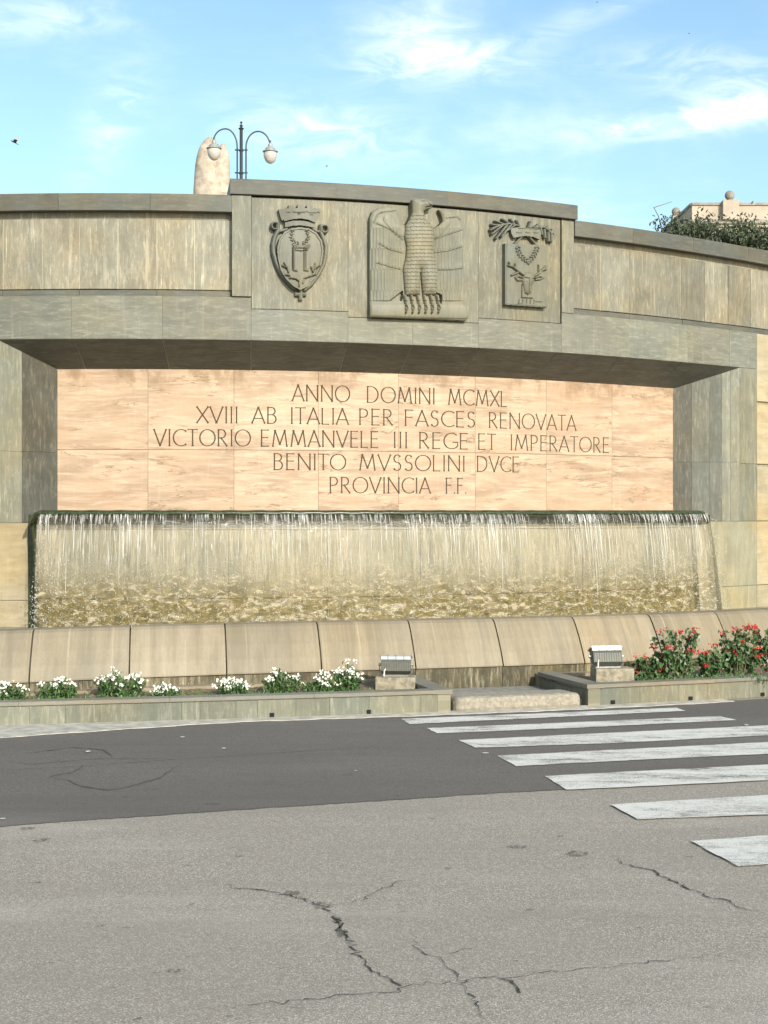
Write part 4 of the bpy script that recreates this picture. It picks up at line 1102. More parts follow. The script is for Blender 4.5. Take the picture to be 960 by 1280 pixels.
# ------------------------------------------------------------------ basin wall
H_T, H_B = EYE - .997, EYE - 1.41
basin = empty('basin_wall', BAS.pt(BAS.inv(480)[0], .1, 0), 'long low tan stone basin wall in front of the waterfall', 'fountain basin')
bx = [BAS.inv(x, .0)[0] for x in (42, 163, 281, 396, 510, 616, 715, 810, 893)]
bx = [bx[0] - (bx[1] - bx[0]) * k for k in (3, 2, 1)] + bx + [bx[-1] + (bx[-1] - bx[-2]) * k for k in (1, 2, 3)]
bprof = [(-.30, .06), (-.30, H_T - .02), (-.26, H_T), (-.03, H_T + .004), (.0, H_T), (.035, H_T - .022), (.075, H_T - .07), (.145, H_T - .17), (.215, H_T - .29), (.268, H_B + .012), (.268, H_B), (.05, H_B - .005), (.05, .06)]
for a, b2 in zip(bx[:-1], bx[1:]):
    g = .0065 / BAS.r; j_ = random.uniform(-.004, .004)
    vs, fs, uv = sweep(BAS, a + g, b2 - g, [(x + j_, z) for x, z in bprof], .006)
    fs = [tuple(reversed(f)) for f in fs]
    MB().add(vs, fs, uv).build('basin_block', M['basin'], basin)
vs, fs, uv = sweep(BAS, bx[0], bx[-1], [(-.28, .05), (.235, .05), (.235, H_B), (.18, H_T - .26), (.05, H_T - .07), (-.02, H_T - .02), (-.28, H_T - .04)], .006); MB().add(vs, fs, uv).build('joint_core', M['dark_mortar'], basin)
fx = bx
for a, b2 in zip(fx[:-1], fx[1:]):
    vs, fs, uv = sweep(BAS, a + .0002, b2 - .0002, [(-.2, 0), (.250, 0), (.250, H_B - .008), (-.2, H_B - .008)], .006); MB().add(vs, fs, uv).build('foot_course', M['mossy'], basin)
# thin ledge in front of the wall foot, behind the flower beds
for x0, x1 in ((-400, 525), (672, 1300)):
    a, b2 = BAS.inv(x0, .3)[0], BAS.inv(x1, .3)[0]
    vs, fs, uv = sweep(BAS, a, b2, [(.23, 0), (.36, 0), (.36, .16), (.23, .165)], .006); MB().add(vs, fs, uv).build('foot_ledge', M['basin'], basin)

# ------------------------------------------------------------------ planters
def planter(name, x0, x1, ends, joints, label):
    """x0/x1 photo columns of the front; ends: which end carries a return wall"""
    a0, a1 = PLA.inv(x0)[0], PLA.inv(x1)[0]
    root = empty(name, PLA.pt((a0 + a1) / 2, -.3, 0), label, 'planter')
    js = [PLA.inv(x)[0] for x in joints]
    allj = [a0] + js + [a1]
    for p, q in zip(allj[:-1], allj[1:]): block(PLA, 'front_slab', p, q, -.11, 0, .0, .152, M['planter'], root, .001, .003, .002)
    # cap stones
    n = max(2, int((a1 - a0) * PLA.r / 1.1))
    for k in range(n):
        p, q = a0 + (a1 - a0) * k / n, a0 + (a1 - a0) * (k + 1) / n
        block(PLA, 'cap_stone', p, q, -.14, .012, .1525, .187, M['plcap'], root, .001, .004)
    # soil
    vs = []; fs = []; N = 120; Mx = 8
    for i in range(N + 1):
        th = a0 + (a1 - a0) * i / N
        p0 = PLA.pt(th, -.10, 0); tb = math.atan2(p0.x - BAS.cx, BAS.cz - p0.y)
        for j in range(Mx + 1):
            p = PLA.pt(th, -.10, 0); dirn = Vector((PLA.cx, PLA.cz, 0)) - p; dirn.z = 0; dirn.normalize()
            q = Vector((p.x, p.y, 0)); tgt = BAS.rad(tb) + .30
            dist = math.hypot(p.x - BAS.cx, BAS.cz - p.y) - tgt
            pp = p + dirn * max(dist, .05) * j / Mx
            vs.append(Vector((pp.x, pp.y, .135 + .02 * mnoise.noise(Vector((pp.x * 9, pp.y * 9, 0))))))
    for i in range(N):
        for j in range(Mx):
            o = i * (Mx + 1) + j; fs.append((o, o + Mx + 1, o + Mx + 2, o + 1))
    MB().add(vs, fs).build('soil', M['soil'], root)
    for e in ends:
        th = a0 if e < 0 else a1
        p = PLA.pt(th, 0, 0); back = None
        return root, p, th
    return root, None, None
LPx = [-300, -220, -150, -60, 37, 82, 125, 175, 227, 250, 295, 322, 370, 412, 462, 525]
rootL, pL, thL = planter('flower_planter', -380, 563, (1,), LPx, 'long low grey green stone planter with white flowers, left of the concrete step')
rootR, pR, thR = planter('flower_planter', 735, 1260, (-1,), [800, 848, 885, 937, 1000, 1060, 1120, 1190], 'low grey stone planter with red geraniums, right of the concrete step')
# return walls running back to the basin (end faces towards the step)
def return_wall(root, front, back, side, cap_x):
    d_ = (back - front).normalized(); n_ = Vector((d_.y, -d_.x, 0)) * side    # outward normal, towards the gap
    L = (back - front).length; nseg = 3
    for k in range(nseg):
        p, q = front + d_ * (L * k / nseg + .001), front + d_ * (L * (k + 1) / nseg - .001)
        vs = []
        for zz in (0, .1515):
            for pp, o in ((p, .0), (q, .0), (q, -.11), (p, -.11)): x_ = pp + n_ * o; vs.append((x_.x, x_.y, zz))
        uvs = [(20 + L * k / nseg + c, zz) for zz in (0, .15) for c in (0, L / nseg, L / nseg, 0)]
        MB().add(vs, [(0, 1, 2, 3), (4, 5, 6, 7), (0, 1, 5, 4), (1, 2, 6, 5), (2, 3, 7, 6), (3, 0, 4, 7)], uvs).build('return_slab', M['planter'], root)
    vs = []
    for zz in (.153, .1885):
        for pp, o in ((front - d_ * .01, .014), (back, .014), (back, -.15), (front - d_ * .01 + d_ * .0, -.15)): x_ = pp + n_ * o; vs.append((x_.x, x_.y, zz))
    uvs = [(30 + c, zz) for zz in (0, .15) for c in (0, L, L, 0)]
    MB().add(vs, [(0, 1, 2, 3), (4, 5, 6, 7), (0, 1, 5, 4), (1, 2, 6, 5), (2, 3, 7, 6), (3, 0, 4, 7)], uvs).build('return_cap', M['plcap'], root)
bL = ground(521, 846, .187); bR = ground(674, 840, .187); bL.z = bR.z = 0
fL = PLA.pt(PLA.inv(563)[0], .004, 0); fR = PLA.pt(PLA.inv(735)[0], .004, 0)
return_wall(rootL, fL, bL, 1, 0); return_wall(rootR, fR, bR, -1, 0)
# weep holes
for x, rt in ((340, rootL), (461, rootL), (766, rootR), (863, rootR), (953, rootR)):
    th = PLA.inv(x)[0]; p = PLA.pt(th, .002, .03); MB().box(p, .035, .02, .030).build('weep_hole', M['black'], rt)
# paved platform and step in the gap
p0, p1 = PLA.inv(563)[0], PLA.inv(736)[0]
vs = [PLA.pt(p0 - .002, -.12, .050), PLA.pt(p1 + .004, -.12, .050)] + [bR + Vector((.1, .3, .050)), bL + Vector((-.1, .3, .050))]
mbp = MB(); lo = [Vector((q.x, q.y, 0.0)) for q in vs]
mbp.add([tuple(q) for q in vs] + [tuple(q) for q in lo], [(0, 1, 2, 3), (0, 4, 5, 1), (1, 5, 6, 2), (2, 6, 7, 3), (3, 7, 4, 0)])
tag(mbp.build('paved_platform', M['platform']), kind='structure')
def step_block():
    a, b2 = PLA.inv(568)[0], PLA.inv(727)[0]
    prof = [(-.30, .0), (.015, .0), (.03, .03), (.03, .085), (.012, .112), (-.02, .122), (-.30, .118)]
    n = 70; m_ = len(prof); vs = []
    for i in range(n):
        th = a + (b2 - a) * i / (n - 1); e = min(th - a, b2 - th) * PLA.r
        s_ = 1 if e > .07 else math.sqrt(max(0.02, 1 - ((.07 - e) / .07) ** 2))
        for j, (dr, z) in enumerate(prof):
            jit = .005 * mnoise.noise(Vector((i * .9, j * 2.3, 4)))
            vs.append(PLA.pt(th, dr if dr < -.1 else dr * s_ - (1 - s_) * .05 + jit, z * (.6 + .4 * s_) + jit))
    fs = [(i * m_ + j, (i + 1) * m_ + j, (i + 1) * m_ + (j + 1) % m_, i * m_ + (j + 1) % m_) for i in range(n - 1) for j in range(m_)]
    fs += [tuple(range(m_)), tuple((n - 1) * m_ + j for j in range(m_ - 1, -1, -1))]
    fs = [tuple(reversed(f)) for f in fs]
    tag(MB().add(vs, fs).build('concrete_step', M['rough_step']), 'rounded rough concrete step between the two planters', 'step')
step_block()

# ------------------------------------------------------------------ concrete blocks and floodlights
def at_depth(x, y, Z): return Vector(((x - 480) / F * Z, Z, EYE + (640 - y) / F * Z))
def conc_block(x0, x1, yt, Z, dep, z0, label, ang):
    a, b2 = at_depth(x0, yt, Z), at_depth(x1, yt, Z); top = a.z; c = (a + b2) / 2; wd = (b2 - a).length
    rot = Matrix.Rotation(ang, 3, 'Z'); mb = MB(); mb.box(Vector((c.x, c.y + dep / 2, (top + z0) / 2)), wd, dep, top - z0, rot)
    o = mb.build('concrete_block', M['concrete']); tag(o, label, 'block', 'concrete blocks under the floodlights')
    bv = o.modifiers.new('b', 'BEVEL'); bv.width = .006; bv.segments = 2
    return Vector((c.x, c.y + dep / 2, top))
def floodlight(c, wd, hgt, ang, tilt, label):
    root = empty('floodlight', c, label, 'floodlight', 'floodlights aimed at the monument')
    Rz = Matrix.Rotation(ang, 3, 'Z'); Rx = Matrix.Rotation(tilt, 3, 'X'); Q = Rz @ Rx
    base = c + Vector((0, 0, .03)); L = lambda p: base + Q @ Vector(p)
    # housing: tapered box, glass on the wall side, back towards the street
    w2 = wd / 2; hb = hgt
    def prism(prof, x0, x1, name, mat):
        vs = [L((x0, y, z)) for y, z in prof] + [L((x1, y, z)) for y, z in prof]; n = len(prof)
        fs = [tuple(range(n)), tuple(range(2 * n - 1, n - 1, -1))] + [(k, n + k, n + (k + 1) % n, (k + 1) % n) for k in range(n)]
        return MB().add(vs, fs).build(name, mat, root)
    prism([(-.035, .01), (.055, -.005), (.075, .01), (.075, hb), (.0, hb), (-.05, hb * .62)], -w2 + .012, w2 - .012, 'housing', M['steel_dark'])
    for k in range(12):
        x = -w2 + .022 + (wd - .044) * k / 11
        prism([(-.040, .012), (-.02, .005), (0, hb * .5), (-.004, hb - .012), (-.056, hb * .62)], x - .0015, x + .0015, 'fin', M['steel_dark'])
    prism([(-.03, hb), (.088, hb + .004), (.088, hb + .018), (-.034, hb + .014)], -w2, w2, 'top_rim', M['steel'])
    for k in range(5):
        x = -w2 + wd * k / 4; x = max(-w2 + .006, min(w2 - .006, x)); prism([(-.036, hb - .028), (-.03, hb - .03), (-.03, hb + .017), (-.036, hb + .016)], x - .0025, x + .0025, 'clip', M['steel_dark'])
    prism([(-.034, hb - .026), (-.028, hb - .028), (-.028, hb + .001), (-.034, hb + .001)], -w2 + .01, w2 - .01, 'rim_band', M['steel'])
    prism([(.076, .015), (.080, .015), (.080, hb - .005), (.076, hb - .005)], -w2 + .02, w2 - .02, 'glass', M['glass'])
    for sx in (-1, 1):
        mb = MB(); mb.tube([L((sx * (w2 + .004), .02, hb * .55)), c + Rz @ Vector((sx * (w2 + .004), .01, .03)), c + Rz @ Vector((sx * (w2 - .03), .01, .006))], .004, 6); mb.build('bracket_arm', M['steel_dark'], root)
        mb = MB(); mb.tube([L((sx * (w2 - .008), .02, hb * .55)), L((sx * (w2 + .014), .02, hb * .55))], .014, 8); mb.build('pivot_bolt', M['steel'], root)
    mb = MB(); mb.tube([c + Rz @ Vector((w2 * .5, .03, .01)), c + Rz @ Vector((w2 * .9, .06, -.03)), c + Rz @ Vector((w2 * 1.3, .10, -.10)), c + Rz @ Vector((w2 * 1.9, .16, -.12))], .005, 5); mb.build('cable', M['iron'], root)
    MB().box(c + Vector((0, .01, .005)), wd * .8, .05, .008, Rz).build('mounting_plate', M['steel'], root)
    mb = MB(); mb.tube([c + Rz @ Vector((-w2 * .72, -.055, .004)), c + Rz @ Vector((-w2 * .70, -.05, .05)), c + Rz @ Vector((-w2 * .62, -.02, .07)), L((-w2 * .6, -.02, .03))], .006, 6); mb.build('cable', M['cable'], root)
    return root
c1 = conc_block(470, 520, 847, 12.95, .22, .13, 'low concrete block under the left floodlight, beside the white flowers', R(-4))
floodlight(c1, .275, .135, R(-4), R(-14), 'grey floodlight on a concrete block beside white flowers, left of the step')
c2 = conc_block(743, 792, 836, 13.35, .22, .13, 'low concrete block under the right floodlight, beside the red geraniums', R(6))
floodlight(c2 + Vector((-.04, 0, 0)), .285, .145, R(8), R(-24), 'grey floodlight on a concrete block beside red geraniums, right of the step')

# ------------------------------------------------------------------ flowers
def leafquad(vs, fs, c, L_, W_, n_, up):
    n_ = n_.normalized(); a = n_.cross(up); a = a.normalized() if a.length > 1e-4 else Vector((1, 0, 0)); b2 = a.cross(n_).normalized()
    o = len(vs); fold = n_ * W_ * .25
    vs += [c - b2 * L_ / 2, c - a * W_ / 2 + fold, c + b2 * L_ / 2, c + a * W_ / 2 + fold]; fs += [(o, o + 1, o + 2), (o, o + 2, o + 3)]
def flower_bush(x, ybase, wpx, hpx, Z, kind, seed, label, group):
    rnd = random.Random(seed); base = at_depth(x, ybase, Z); base.z = .135; W = wpx / F * Z; Hh = hpx / F * Z
    white = kind == 'white'
    root = empty('white_flower_plant' if white else 'red_geranium', base, label, 'flower plant' if white else 'geranium', group)
    tips = []; sm = MB(); nst = int(10 + W * 40) if white else int(8 + W * 36)
    for k in range(nst):
        a = rnd.uniform(0, 2 * math.pi); r_ = math.sqrt(rnd.random()) * W / 2; ht = Hh * ((1 - .55 * (r_ / (W / 2)) ** 2) * rnd.uniform(.65, 1.05) if white else rnd.uniform(.35, 1.05))
        tip = base + Vector((math.cos(a) * r_, math.sin(a) * r_ * .6, ht)); root_p = base + Vector((math.cos(a) * r_ * .45, math.sin(a) * r_ * .25, -.01))
        midp = root_p.lerp(tip, .5) + Vector((rnd.uniform(-.02, .02), rnd.uniform(-.02, .02), 0)); tips.append((root_p, midp, tip))
        sm.tube([root_p, midp, tip], .0028 if white else .0036, 4)
    sm.build('stems', M['stem'], root)
    vs = []; fs = []
    for rp, mp, tp in tips:
        for q in range(34 if white else 24):
            t_ = rnd.uniform(.12 if white else .35, 1.0); p = rp.lerp(mp, min(1, t_ * 2)) if t_ < .5 else mp.lerp(tp, (t_ - .5) * 2)
            p = p + Vector((rnd.gauss(0, .02), rnd.gauss(0, .02), rnd.gauss(0, .012))); L_ = rnd.uniform(.028, .050) if white else rnd.uniform(.035, .060)
            leafquad(vs, fs, p, L_, L_ * (.42 if white else .85), Vector((rnd.gauss(0, 1), rnd.gauss(-.6, 1), rnd.gauss(.9, .8))), Vector((rnd.gauss(0, .5), rnd.gauss(0, .5), 1)))
    fo = MB().add(vs, fs).build('foliage', M['leaf' if white else 'leaf_dark'], root); fo['kind'] = 'stuff'
    k = 0
    for rp, mp, tp in tips:
        if rnd.random() > (.72 if white else .46): continue
        vs = []; fs = []; cc = tp + Vector((0, -.01, .012)); nb = rnd.randint(4, 9) if white else rnd.randint(8, 14); rr = .020 if white else .021
        for q in range(nb):
            p = cc + Vector((rnd.gauss(0, rr), rnd.gauss(0, rr), rnd.gauss(0, rr * .6)))
            n_ = Vector((rnd.gauss(0, .5), -1 + rnd.gauss(0, .4), .7)).normalized(); s_ = rnd.uniform(.008, .014)
            a = n_.orthogonal().normalized(); b2 = n_.cross(a); o = len(vs); vs.append(p + n_ * -.002)
            for e in range(10): rad_ = s_ * (1 if e % 2 == 0 else .5); qq = 2 * math.pi * e / 10; vs.append(p + (a * math.cos(qq) + b2 * math.sin(qq)) * rad_ + n_ * .003)
            fs += [(o, o + 1 + e, o + 1 + (e + 1) % 10) for e in range(10)]
        MB().add(vs, fs).build('blossom', M['white_petal'] if white else (M['red_petal'] if rnd.random() < .85 else M['pink_petal']), root); k += 1
    return root
gw = 'white flowering plants in the left planter'; gr_ = 'red geraniums in the right planter'
for i, (x, yb, wp, hp, Z, lab) in enumerate((
        (12, 872, 46, 22, 12.3, 'white flowering plant cut off by the left edge of the photo'),
        (72, 871, 52, 24, 12.4, 'small white flowering plant, second from the left in the planter'),
        (150, 868, 66, 34, 12.5, 'broad leafy white flowering plant with a taller left crown, third from the left'),
        (207, 866, 30, 14, 12.5, 'smallest plant of the left planter, with hardly any white blossom'),
        (290, 863, 48, 20, 12.6, 'low white flowering plant standing alone midway along the left planter'),
        (354, 861, 52, 30, 12.7, 'rounded white flowering plant, left of the dense pair near the floodlight'),
        (400, 860, 44, 24, 12.75, 'low white flowering plant between two taller ones near the floodlight'),
        (434, 858, 36, 36, 12.8, 'tallest white flowering plant, next to the left floodlight'))):
    flower_bush(x, yb, wp, hp, Z, 'white', 20 + i, lab, gw)
for i, (x, yb, wp, hp, Z, lab) in enumerate((
        (812, 848, 36, 30, 13.6, 'low red geranium beside the right floodlight'),
        (842, 848, 62, 66, 13.6, 'tall spreading red geranium, leftmost of the tall ones'),
        (890, 846, 40, 42, 13.7, 'shorter dense red geranium between two tall ones'),
        (922, 845, 54, 64, 13.8, 'tall red geranium near the right edge of the photo'),
        (966, 844, 56, 62, 13.9, 'red geranium cut off by the right edge of the photo'))):
    flower_bush(x, yb, wp, hp, Z, 'red', 40 + i, lab, gr_)
# low weeds and dry stalks in the beds
def weeds():
    vs = []; fs = []
    for k in range(1500):
        side = random.random() < .55; x = random.uniform(795, 965) if side else random.uniform(-40, 470); Zw = random.uniform(12.45, 12.9) + (.55 if side else 0) + (x - 480) * .0009
        p = at_depth(x, 860, Zw); p.z = .135 + random.random() * .03 * (2.2 if side else 1)
        leafquad(vs, fs, p, random.uniform(.015, .045), random.uniform(.008, .018), Vector((random.gauss(0, 1), -1, random.gauss(.5, .5))), Vector((random.gauss(0, .6), 0, 1)))
    tag(MB().add(vs, fs).build('ground_weeds', M['leaf']), 'sparse low weeds growing on the planter soil', 'weeds', kind='stuff')
weeds()

# ------------------------------------------------------------------ background
def shrub(x, ytop, wpx, Z, z0, seed, label, dens=1.0, hgt=None):
    rnd = random.Random(seed); top = at_depth(x, ytop, Z); base = Vector((top.x, Z, z0)); W = wpx / F * Z; H_ = top.z - z0
    root = empty('terrace_shrub', base, label, 'shrub', 'shrubs on the terrace behind the right coping')
    mb = MB()
    for k in range(7):
        e = base + Vector((rnd.uniform(-.4, .4) * W, rnd.uniform(-.3, .3) * W, H_ * rnd.uniform(.6, .95))); mb.tube([base + Vector((rnd.uniform(-.1, .1), 0, 0)), base.lerp(e, .5) + Vector((rnd.uniform(-.1, .1), 0, .1)), e], [.04, .025, .008], 5)
    mb.build('branches', M['stem'], root)
    vs = []; fs = []
    for c in range(int(46 * dens)):
        a = rnd.uniform(0, 2 * math.pi); r_ = math.sqrt(rnd.random()) * .5; cc = base + Vector((math.cos(a) * r_ * W, math.sin(a) * r_ * W * .7, 0)); hmax = H_ * (1 - .9 * r_ * r_) ; cc.z += hmax * rnd.uniform(.35, 1.0)
        for q in range(90):
            p = cc + Vector((rnd.gauss(0, .11), rnd.gauss(0, .11), rnd.gauss(0, .10))); L_ = rnd.uniform(.05, .09)
            leafquad(vs, fs, p, L_, L_ * .45, Vector((rnd.gauss(0, 1), rnd.gauss(-.5, 1), rnd.gauss(.6, .8))), Vector((rnd.gauss(0, .8), rnd.gauss(0, .8), 1)))
    f_ = MB().add(vs, fs).build('foliage', M['hedge'], root); f_['kind'] = 'stuff'
for i, a in enumerate(((846, 274, 62, 25.0, 'dense dark shrub left of the others, below the stone ball'), (880, 279, 60, 24.0, 'lower olive shrub between two darker shrubs'),
                       (925, 280, 70, 23.5, 'broad dark shrub near the right edge of the photo'), (972, 281, 70, 23.2, 'dark shrub cut off by the right edge of the photo'), (824, 284, 22, 26, 'smallest thin shrub at the left end of the row'))):
    shrub(a[0], a[1], a[2], a[3], 5.0, 60 + i, a[4], .55 if a[2] < 40 else 1.25)
# bare twig rising out of the shrubs
mb = MB(); Zt = 26
pts = [(827, 284), (823, 270), (817, 259), (840, 252)]
mb.tube([at_depth(*pts[0], Zt), at_depth(*pts[1], Zt), at_depth(*pts[2], Zt)], [.012, .009, .006], 5); mb.tube([at_depth(817, 259.5, Zt), at_depth(828, 256, Zt), at_depth(840, 252, Zt)], [.007, .006, .004], 5)
tag(mb.build('bare_twig', M['stem']), 'bare bent twig sticking up above the shrubs', 'twig')
# building with balls on its parapet
def building():
    Z0 = 60.0; root = empty('terrace_building', at_depth(900, 640, Z0) * 1.0, 'pale building top with stone balls on its parapet behind the shrubs', 'building')
    root.location.z = 5.0
    def P3(x, y, Z): return at_depth(x, y, Z)
    plan = [(828, 66.0), (865, 60.0), (990, 60.0)]
    zt = P3(900, 253.5, Z0).z; zm = P3(900, 275, Z0).z
    L = [Vector(((x - 480) / F * Z, Z, 0)) for x, Z in plan]
    def walls(pts, z0, z1, th, name, mat, out=0.0):
        for a, b2 in zip(pts[:-1], pts[1:]):
            d_ = (b2 - a).normalized(); n_ = Vector((d_.y, -d_.x, 0))
            q = [a + n_ * out, b2 + n_ * out, b2 - n_ * th, a - n_ * th]
            vs = [(p.x, p.y, z0) for p in q] + [(p.x, p.y, z1) for p in q]
            MB().add(vs, [(0, 1, 2, 3), (4, 5, 6, 7), (0, 1, 5, 4), (1, 2, 6, 5), (2, 3, 7, 6), (3, 0, 4, 7)]).build(name, mat, root)
    walls(L, zm, zt - .10, .25, 'parapet_panel', M['building'])
    walls(L, zt - .10, zt, .30, 'parapet_cap', M['building_trim'], .06)
    walls(L, zm - .16, zm, .30, 'cornice', M['building_trim'], .14)
    walls(L, zm - .30, zm - .16, .30, 'cornice', M['building'], .05)
    walls(L, 5.0, zm - .30, .30, 'wall', M['building'])
    vs = [(p.x, p.y, zm - .05) for p in L] + [(L[2].x, 75, zm - .05), (L[0].x, 75, zm - .05)]
    MB().add(vs, [(0, 1, 2, 3, 4)]).build('roof', M['building_trim'], root)
    for x, Z, r in ((912, 60.0, .19), (845, 63.2, .18)):
        c = P3(x, 640, Z); c.y = Z; MB().box(Vector((c.x, Z - .04, (zm + zt) / 2 + .02)), .62 if x > 900 else .35, .45, zt - zm + .08).build('pedestal', M['building'], root)
        MB().lathe((c.x, Z, zt + .05), [(.16, 0), (.17, .03), (.10, .05), (.08, .08)], 16).build('ball_base', M['building_trim'], root)
        prof = [(max(.004, r * math.sin(math.pi * k / 14)), r - r * math.cos(math.pi * k / 14)) for k in range(15)]
        MB().lathe((c.x, Z, zt + .10), prof, 24).build('ball_finial', M['building_trim'], root, True)
building()
# pale standing stone monument
def monument():
    Z = 36.0; mb = MB(); sil = [(300, 241, 292), (246, 241, 290), (236, 241.5, 289.5), (220, 243, 288.5), (205, 244, 287.5), (196, 245.2, 286.3), (190, 246.6, 283), (186, 248, 278), (182, 250, 274), (177, 253.5, 271), (173.5, 257, 268), (171.5, 260.5, 265)]
    n = 28; vs = []; rowsN = len(sil)
    zt = at_depth(0, 300, Z).z
    full = [(y, a, b2) for y, a, b2 in sil]
    # add finer rows
    fine = []
    for (y0, a0, b0), (y1, a1, b1) in zip(full[:-1], full[1:]):
        for k in range(4): f = k / 4; fine.append((y0 + (y1 - y0) * f, a0 + (a1 - a0) * f, b0 + (b1 - b0) * f))
    fine.append(full[-1])
    base_y = 640 - (5.0 - EYE) * F / Z
    fine = [(base_y, 239, 294)] + fine
    for y, a, b2 in fine:
        pa, pb = at_depth(a, y, Z), at_depth(b2, y, Z); c = (pa + pb) / 2; rx = (pb.x - pa.x) / 2; ry = rx * .6
        for k in range(n):
            q = 2 * math.pi * k / n; e = 1 + .07 * mnoise.noise(Vector((math.cos(q) * 1.5, math.sin(q) * 1.5, c.z * 1.3))) - .05 * abs(math.sin(q * 5 + .6 * c.z))
            # vertical cleft between the two lobes on the upper front
            cl = max(0, 1 - abs(math.cos(q) - .25) / .22) * (math.sin(q) < 0) * min(1, max(0, (c.z - 9.0) / 1.2))
            vs.append((c.x + rx * math.cos(q) * e, c.y + ry * math.sin(q) * e * (1 - .75 * cl), c.z))
    m_ = len(fine)
    fs = [(i * n + k, i * n + (k + 1) % n, (i + 1) * n + (k + 1) % n, (i + 1) * n + k) for i in range(m_ - 1) for k in range(n)] + [tuple((m_ - 1) * n + k for k in range(n))]
    root = empty('stone_monument', Vector((at_depth(266, 0, Z).x, Z, 5.0)), 'tall pale carved standing stone behind the left street lamp globe', 'monument')
    mb.add(vs, fs).build('stone_shaft', M['monument'], root, True)
    # second, lower lobe on the right, leaning against the shaft
    vs = []; sil2 = [(243, 262, 289), (225, 264, 288), (205, 268, 287), (196, 270, 286.3), (190, 272, 285.6), (185, 273.5, 284.3), (182, 275, 283), (180, 277, 281.5)]
    m2 = 20
    for y, a, b2 in sil2:
        pa, pb = at_depth(a, y, Z), at_depth(b2, y, Z); c = (pa + pb) / 2; rx = (pb.x - pa.x) / 2
        for k in range(m2):
            q = 2 * math.pi * k / m2; e = 1 + .10 * mnoise.noise(Vector((math.cos(q) * 2, math.sin(q) * 2, c.z * 2))); vs.append((c.x + rx * math.cos(q) * e, c.y + rx * .9 * math.sin(q) * e, c.z))
    fs = [(i * m2 + k, i * m2 + (k + 1) % m2, (i + 1) * m2 + (k + 1) % m2, (i + 1) * m2 + k) for i in range(len(sil2) - 1) for k in range(m2)] + [tuple((len(sil2) - 1) * m2 + k for k in range(m2))]
    MB().add(vs, fs).build('stone_lobe', M['monument'], root, True)
monument()
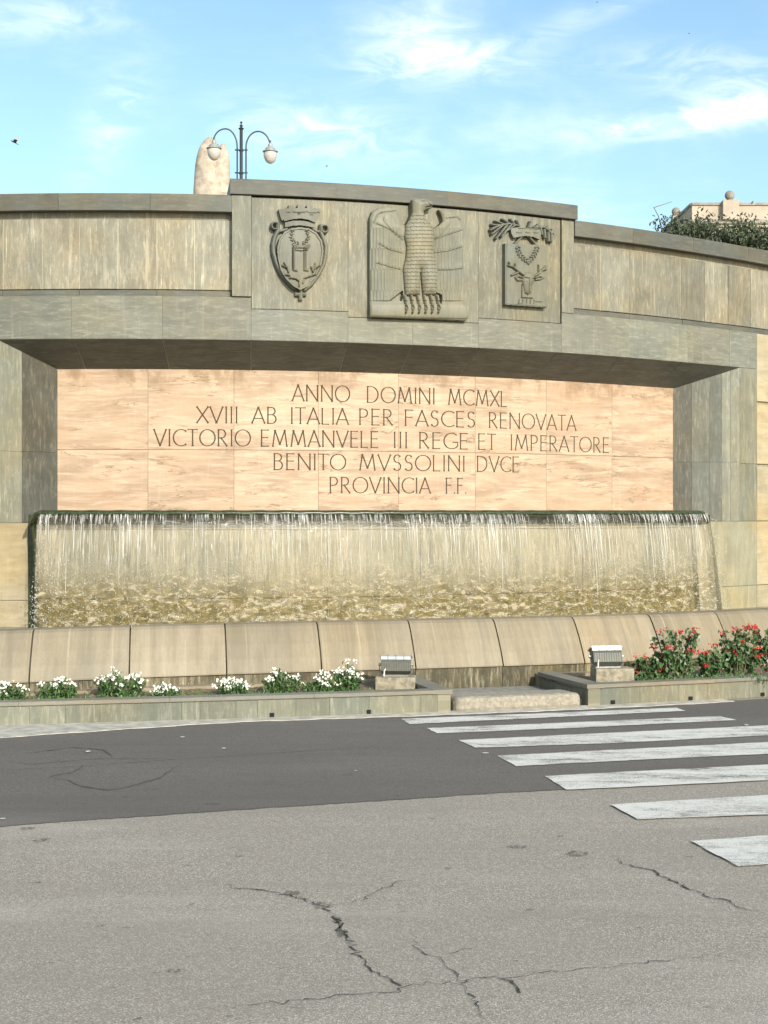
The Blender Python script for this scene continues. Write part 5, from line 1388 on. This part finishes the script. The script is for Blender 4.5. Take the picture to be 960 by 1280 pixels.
# twin street lamp
def street_lamp():
    Z = 30.0; q = lambda x, y: at_depth(x, y, Z); b0 = q(301.5, 222); root = empty('street_lamp', Vector((b0.x, Z, 5.0)), 'dark iron twin arm street lamp with two milk glass globes', 'street lamp')
    def T(pts, r, name, mat='iron', n=8): MB().tube(pts, r, n).build(name, M[mat], root, True)
    T([Vector((b0.x, Z, 5.0)), q(301.5, 162)], .032, 'post'); T([Vector((b0.x, Z, 5.0)), Vector((b0.x, Z, 5.6))], .08, 'post_base', n=12)
    MB().lathe(q(301.5, 162), [(.04, 0), (.06, .02), (.03, .04), (.02, .055), (.04, .075), (.015, .095), (.012, .12), (.03, .14), (.004, .165)], 10).build('finial', M['iron'], root)
    for sx in (-1, 1):
        x0 = 296.5 if sx < 0 else 307.5
        top = q(x0, 186); T([Vector((top.x, Z, 6.4)), q(x0, 186)], .015, 'side_rod')
        xe, ye, yc = (267.2, 176, 161.0) if sx < 0 else (337.8, 184, 164.2)
        pts = []
        for k in range(15):
            a = math.pi * k / 14; cx = (x0 + xe) / 2; rx = abs(x0 - xe) / 2
            y = 184 - (184 - yc) * math.sin(a) if k <= 7 else (ye + (yc - ye) * math.sin(a)); pts.append(q(cx - sx * rx * math.cos(a), y))
        T([q(x0, 190)] + pts, .015, 'curved_arm')
        lx, ly = (267.5, 183) if sx < 0 else (337.8, 187)
        c = q(lx, ly)
        ln = MB().lathe(c, [(.015, .14), (.05, .09), (.04, .06), (.07, .045), (.10, .02), (.10, -.01), (.15, -.03), (.155, -.045), (.13, -.05)][::-1], 20).build('lantern_shade', M['shade'], root, True)
        gp = [(.125, -.05), (.135, -.09), (.130, -.15), (.105, -.21), (.07, -.255), (.03, -.275), (.005, -.28)][::-1]
        MB().lathe(c, gp, 20).build('globe', M['globe'], ln, True)
        MB().tube([c + Vector((0, 0, .10)), c + Vector((0, 0, .18))], .02, 8).build('lantern_neck', M['iron'], root)
    for y in (187.5, 216):
        T([q(293.5, y), q(309.5, y)], .014, 'cross_bar'); MB().lathe(q(301.5, y + 4), [(.003, 0), (.045, .04), (.055, .06), (.035, .075)], 10).build('collar', M['iron'], root)
street_lamp()
# birds
def bird(x, y, Z, span, label, detailed=True):
    c = at_depth(x, y, Z); root = empty('flying_bird' if not detailed else 'flying_pigeon', c, label, 'bird', None if detailed else 'distant birds')
    k = span; dv = Vector((.86, -.15, -.50)).normalized()
    prof = [(0, .002), (.06, .05), (.16, .075), (.35, .085), (.6, .06), (.8, .035), (1.0, .045), (1.12, .012)]
    MB().tube([c + dv * ((t_ - .5) * k) for t_, r in prof], [r * k for t_, r in prof], 10).build('body', M['feather'], root, True)
    for w_ in ((Vector((.35, .2, .75)), 'feather_pale'), (Vector((.25, -.9, .25)), 'feather')):
        wv = w_[0].normalized() * k * .85; sh = c - dv * .12 * k
        ch = dv * k * .42
        pts = [sh, sh + ch * .9, sh + wv * .5 + ch * .95, sh + wv * 1.0 + ch * .95 + dv * .15 * k, sh + wv * 1.02 + ch * .5, sh + wv * .6 - ch * .1]
        th_ = Vector((0, .012, .006)) * k * 2
        vs = [p - th_ for p in pts] + [p + th_ for p in pts]; n = 6
        MB().add(vs, [tuple(range(n)), tuple(range(2 * n - 1, n - 1, -1))] + [(a, (a + 1) % n, n + (a + 1) % n, n + a) for a in range(n)]).build('wing', M[w_[1]], root)
bird(18, 178, 30, .17, 'pigeon in flight with a raised pale wing at the left of the sky')
bird(408, 208, 60, .10, 'tiny distant bird in the sky right of the street lamp', False)
bird(861, 42, 60, .07, 'tiny distant bird high at the upper right of the sky', False)
bird(746, 3, 60, .07, 'tiny distant bird at the very top of the sky', False)
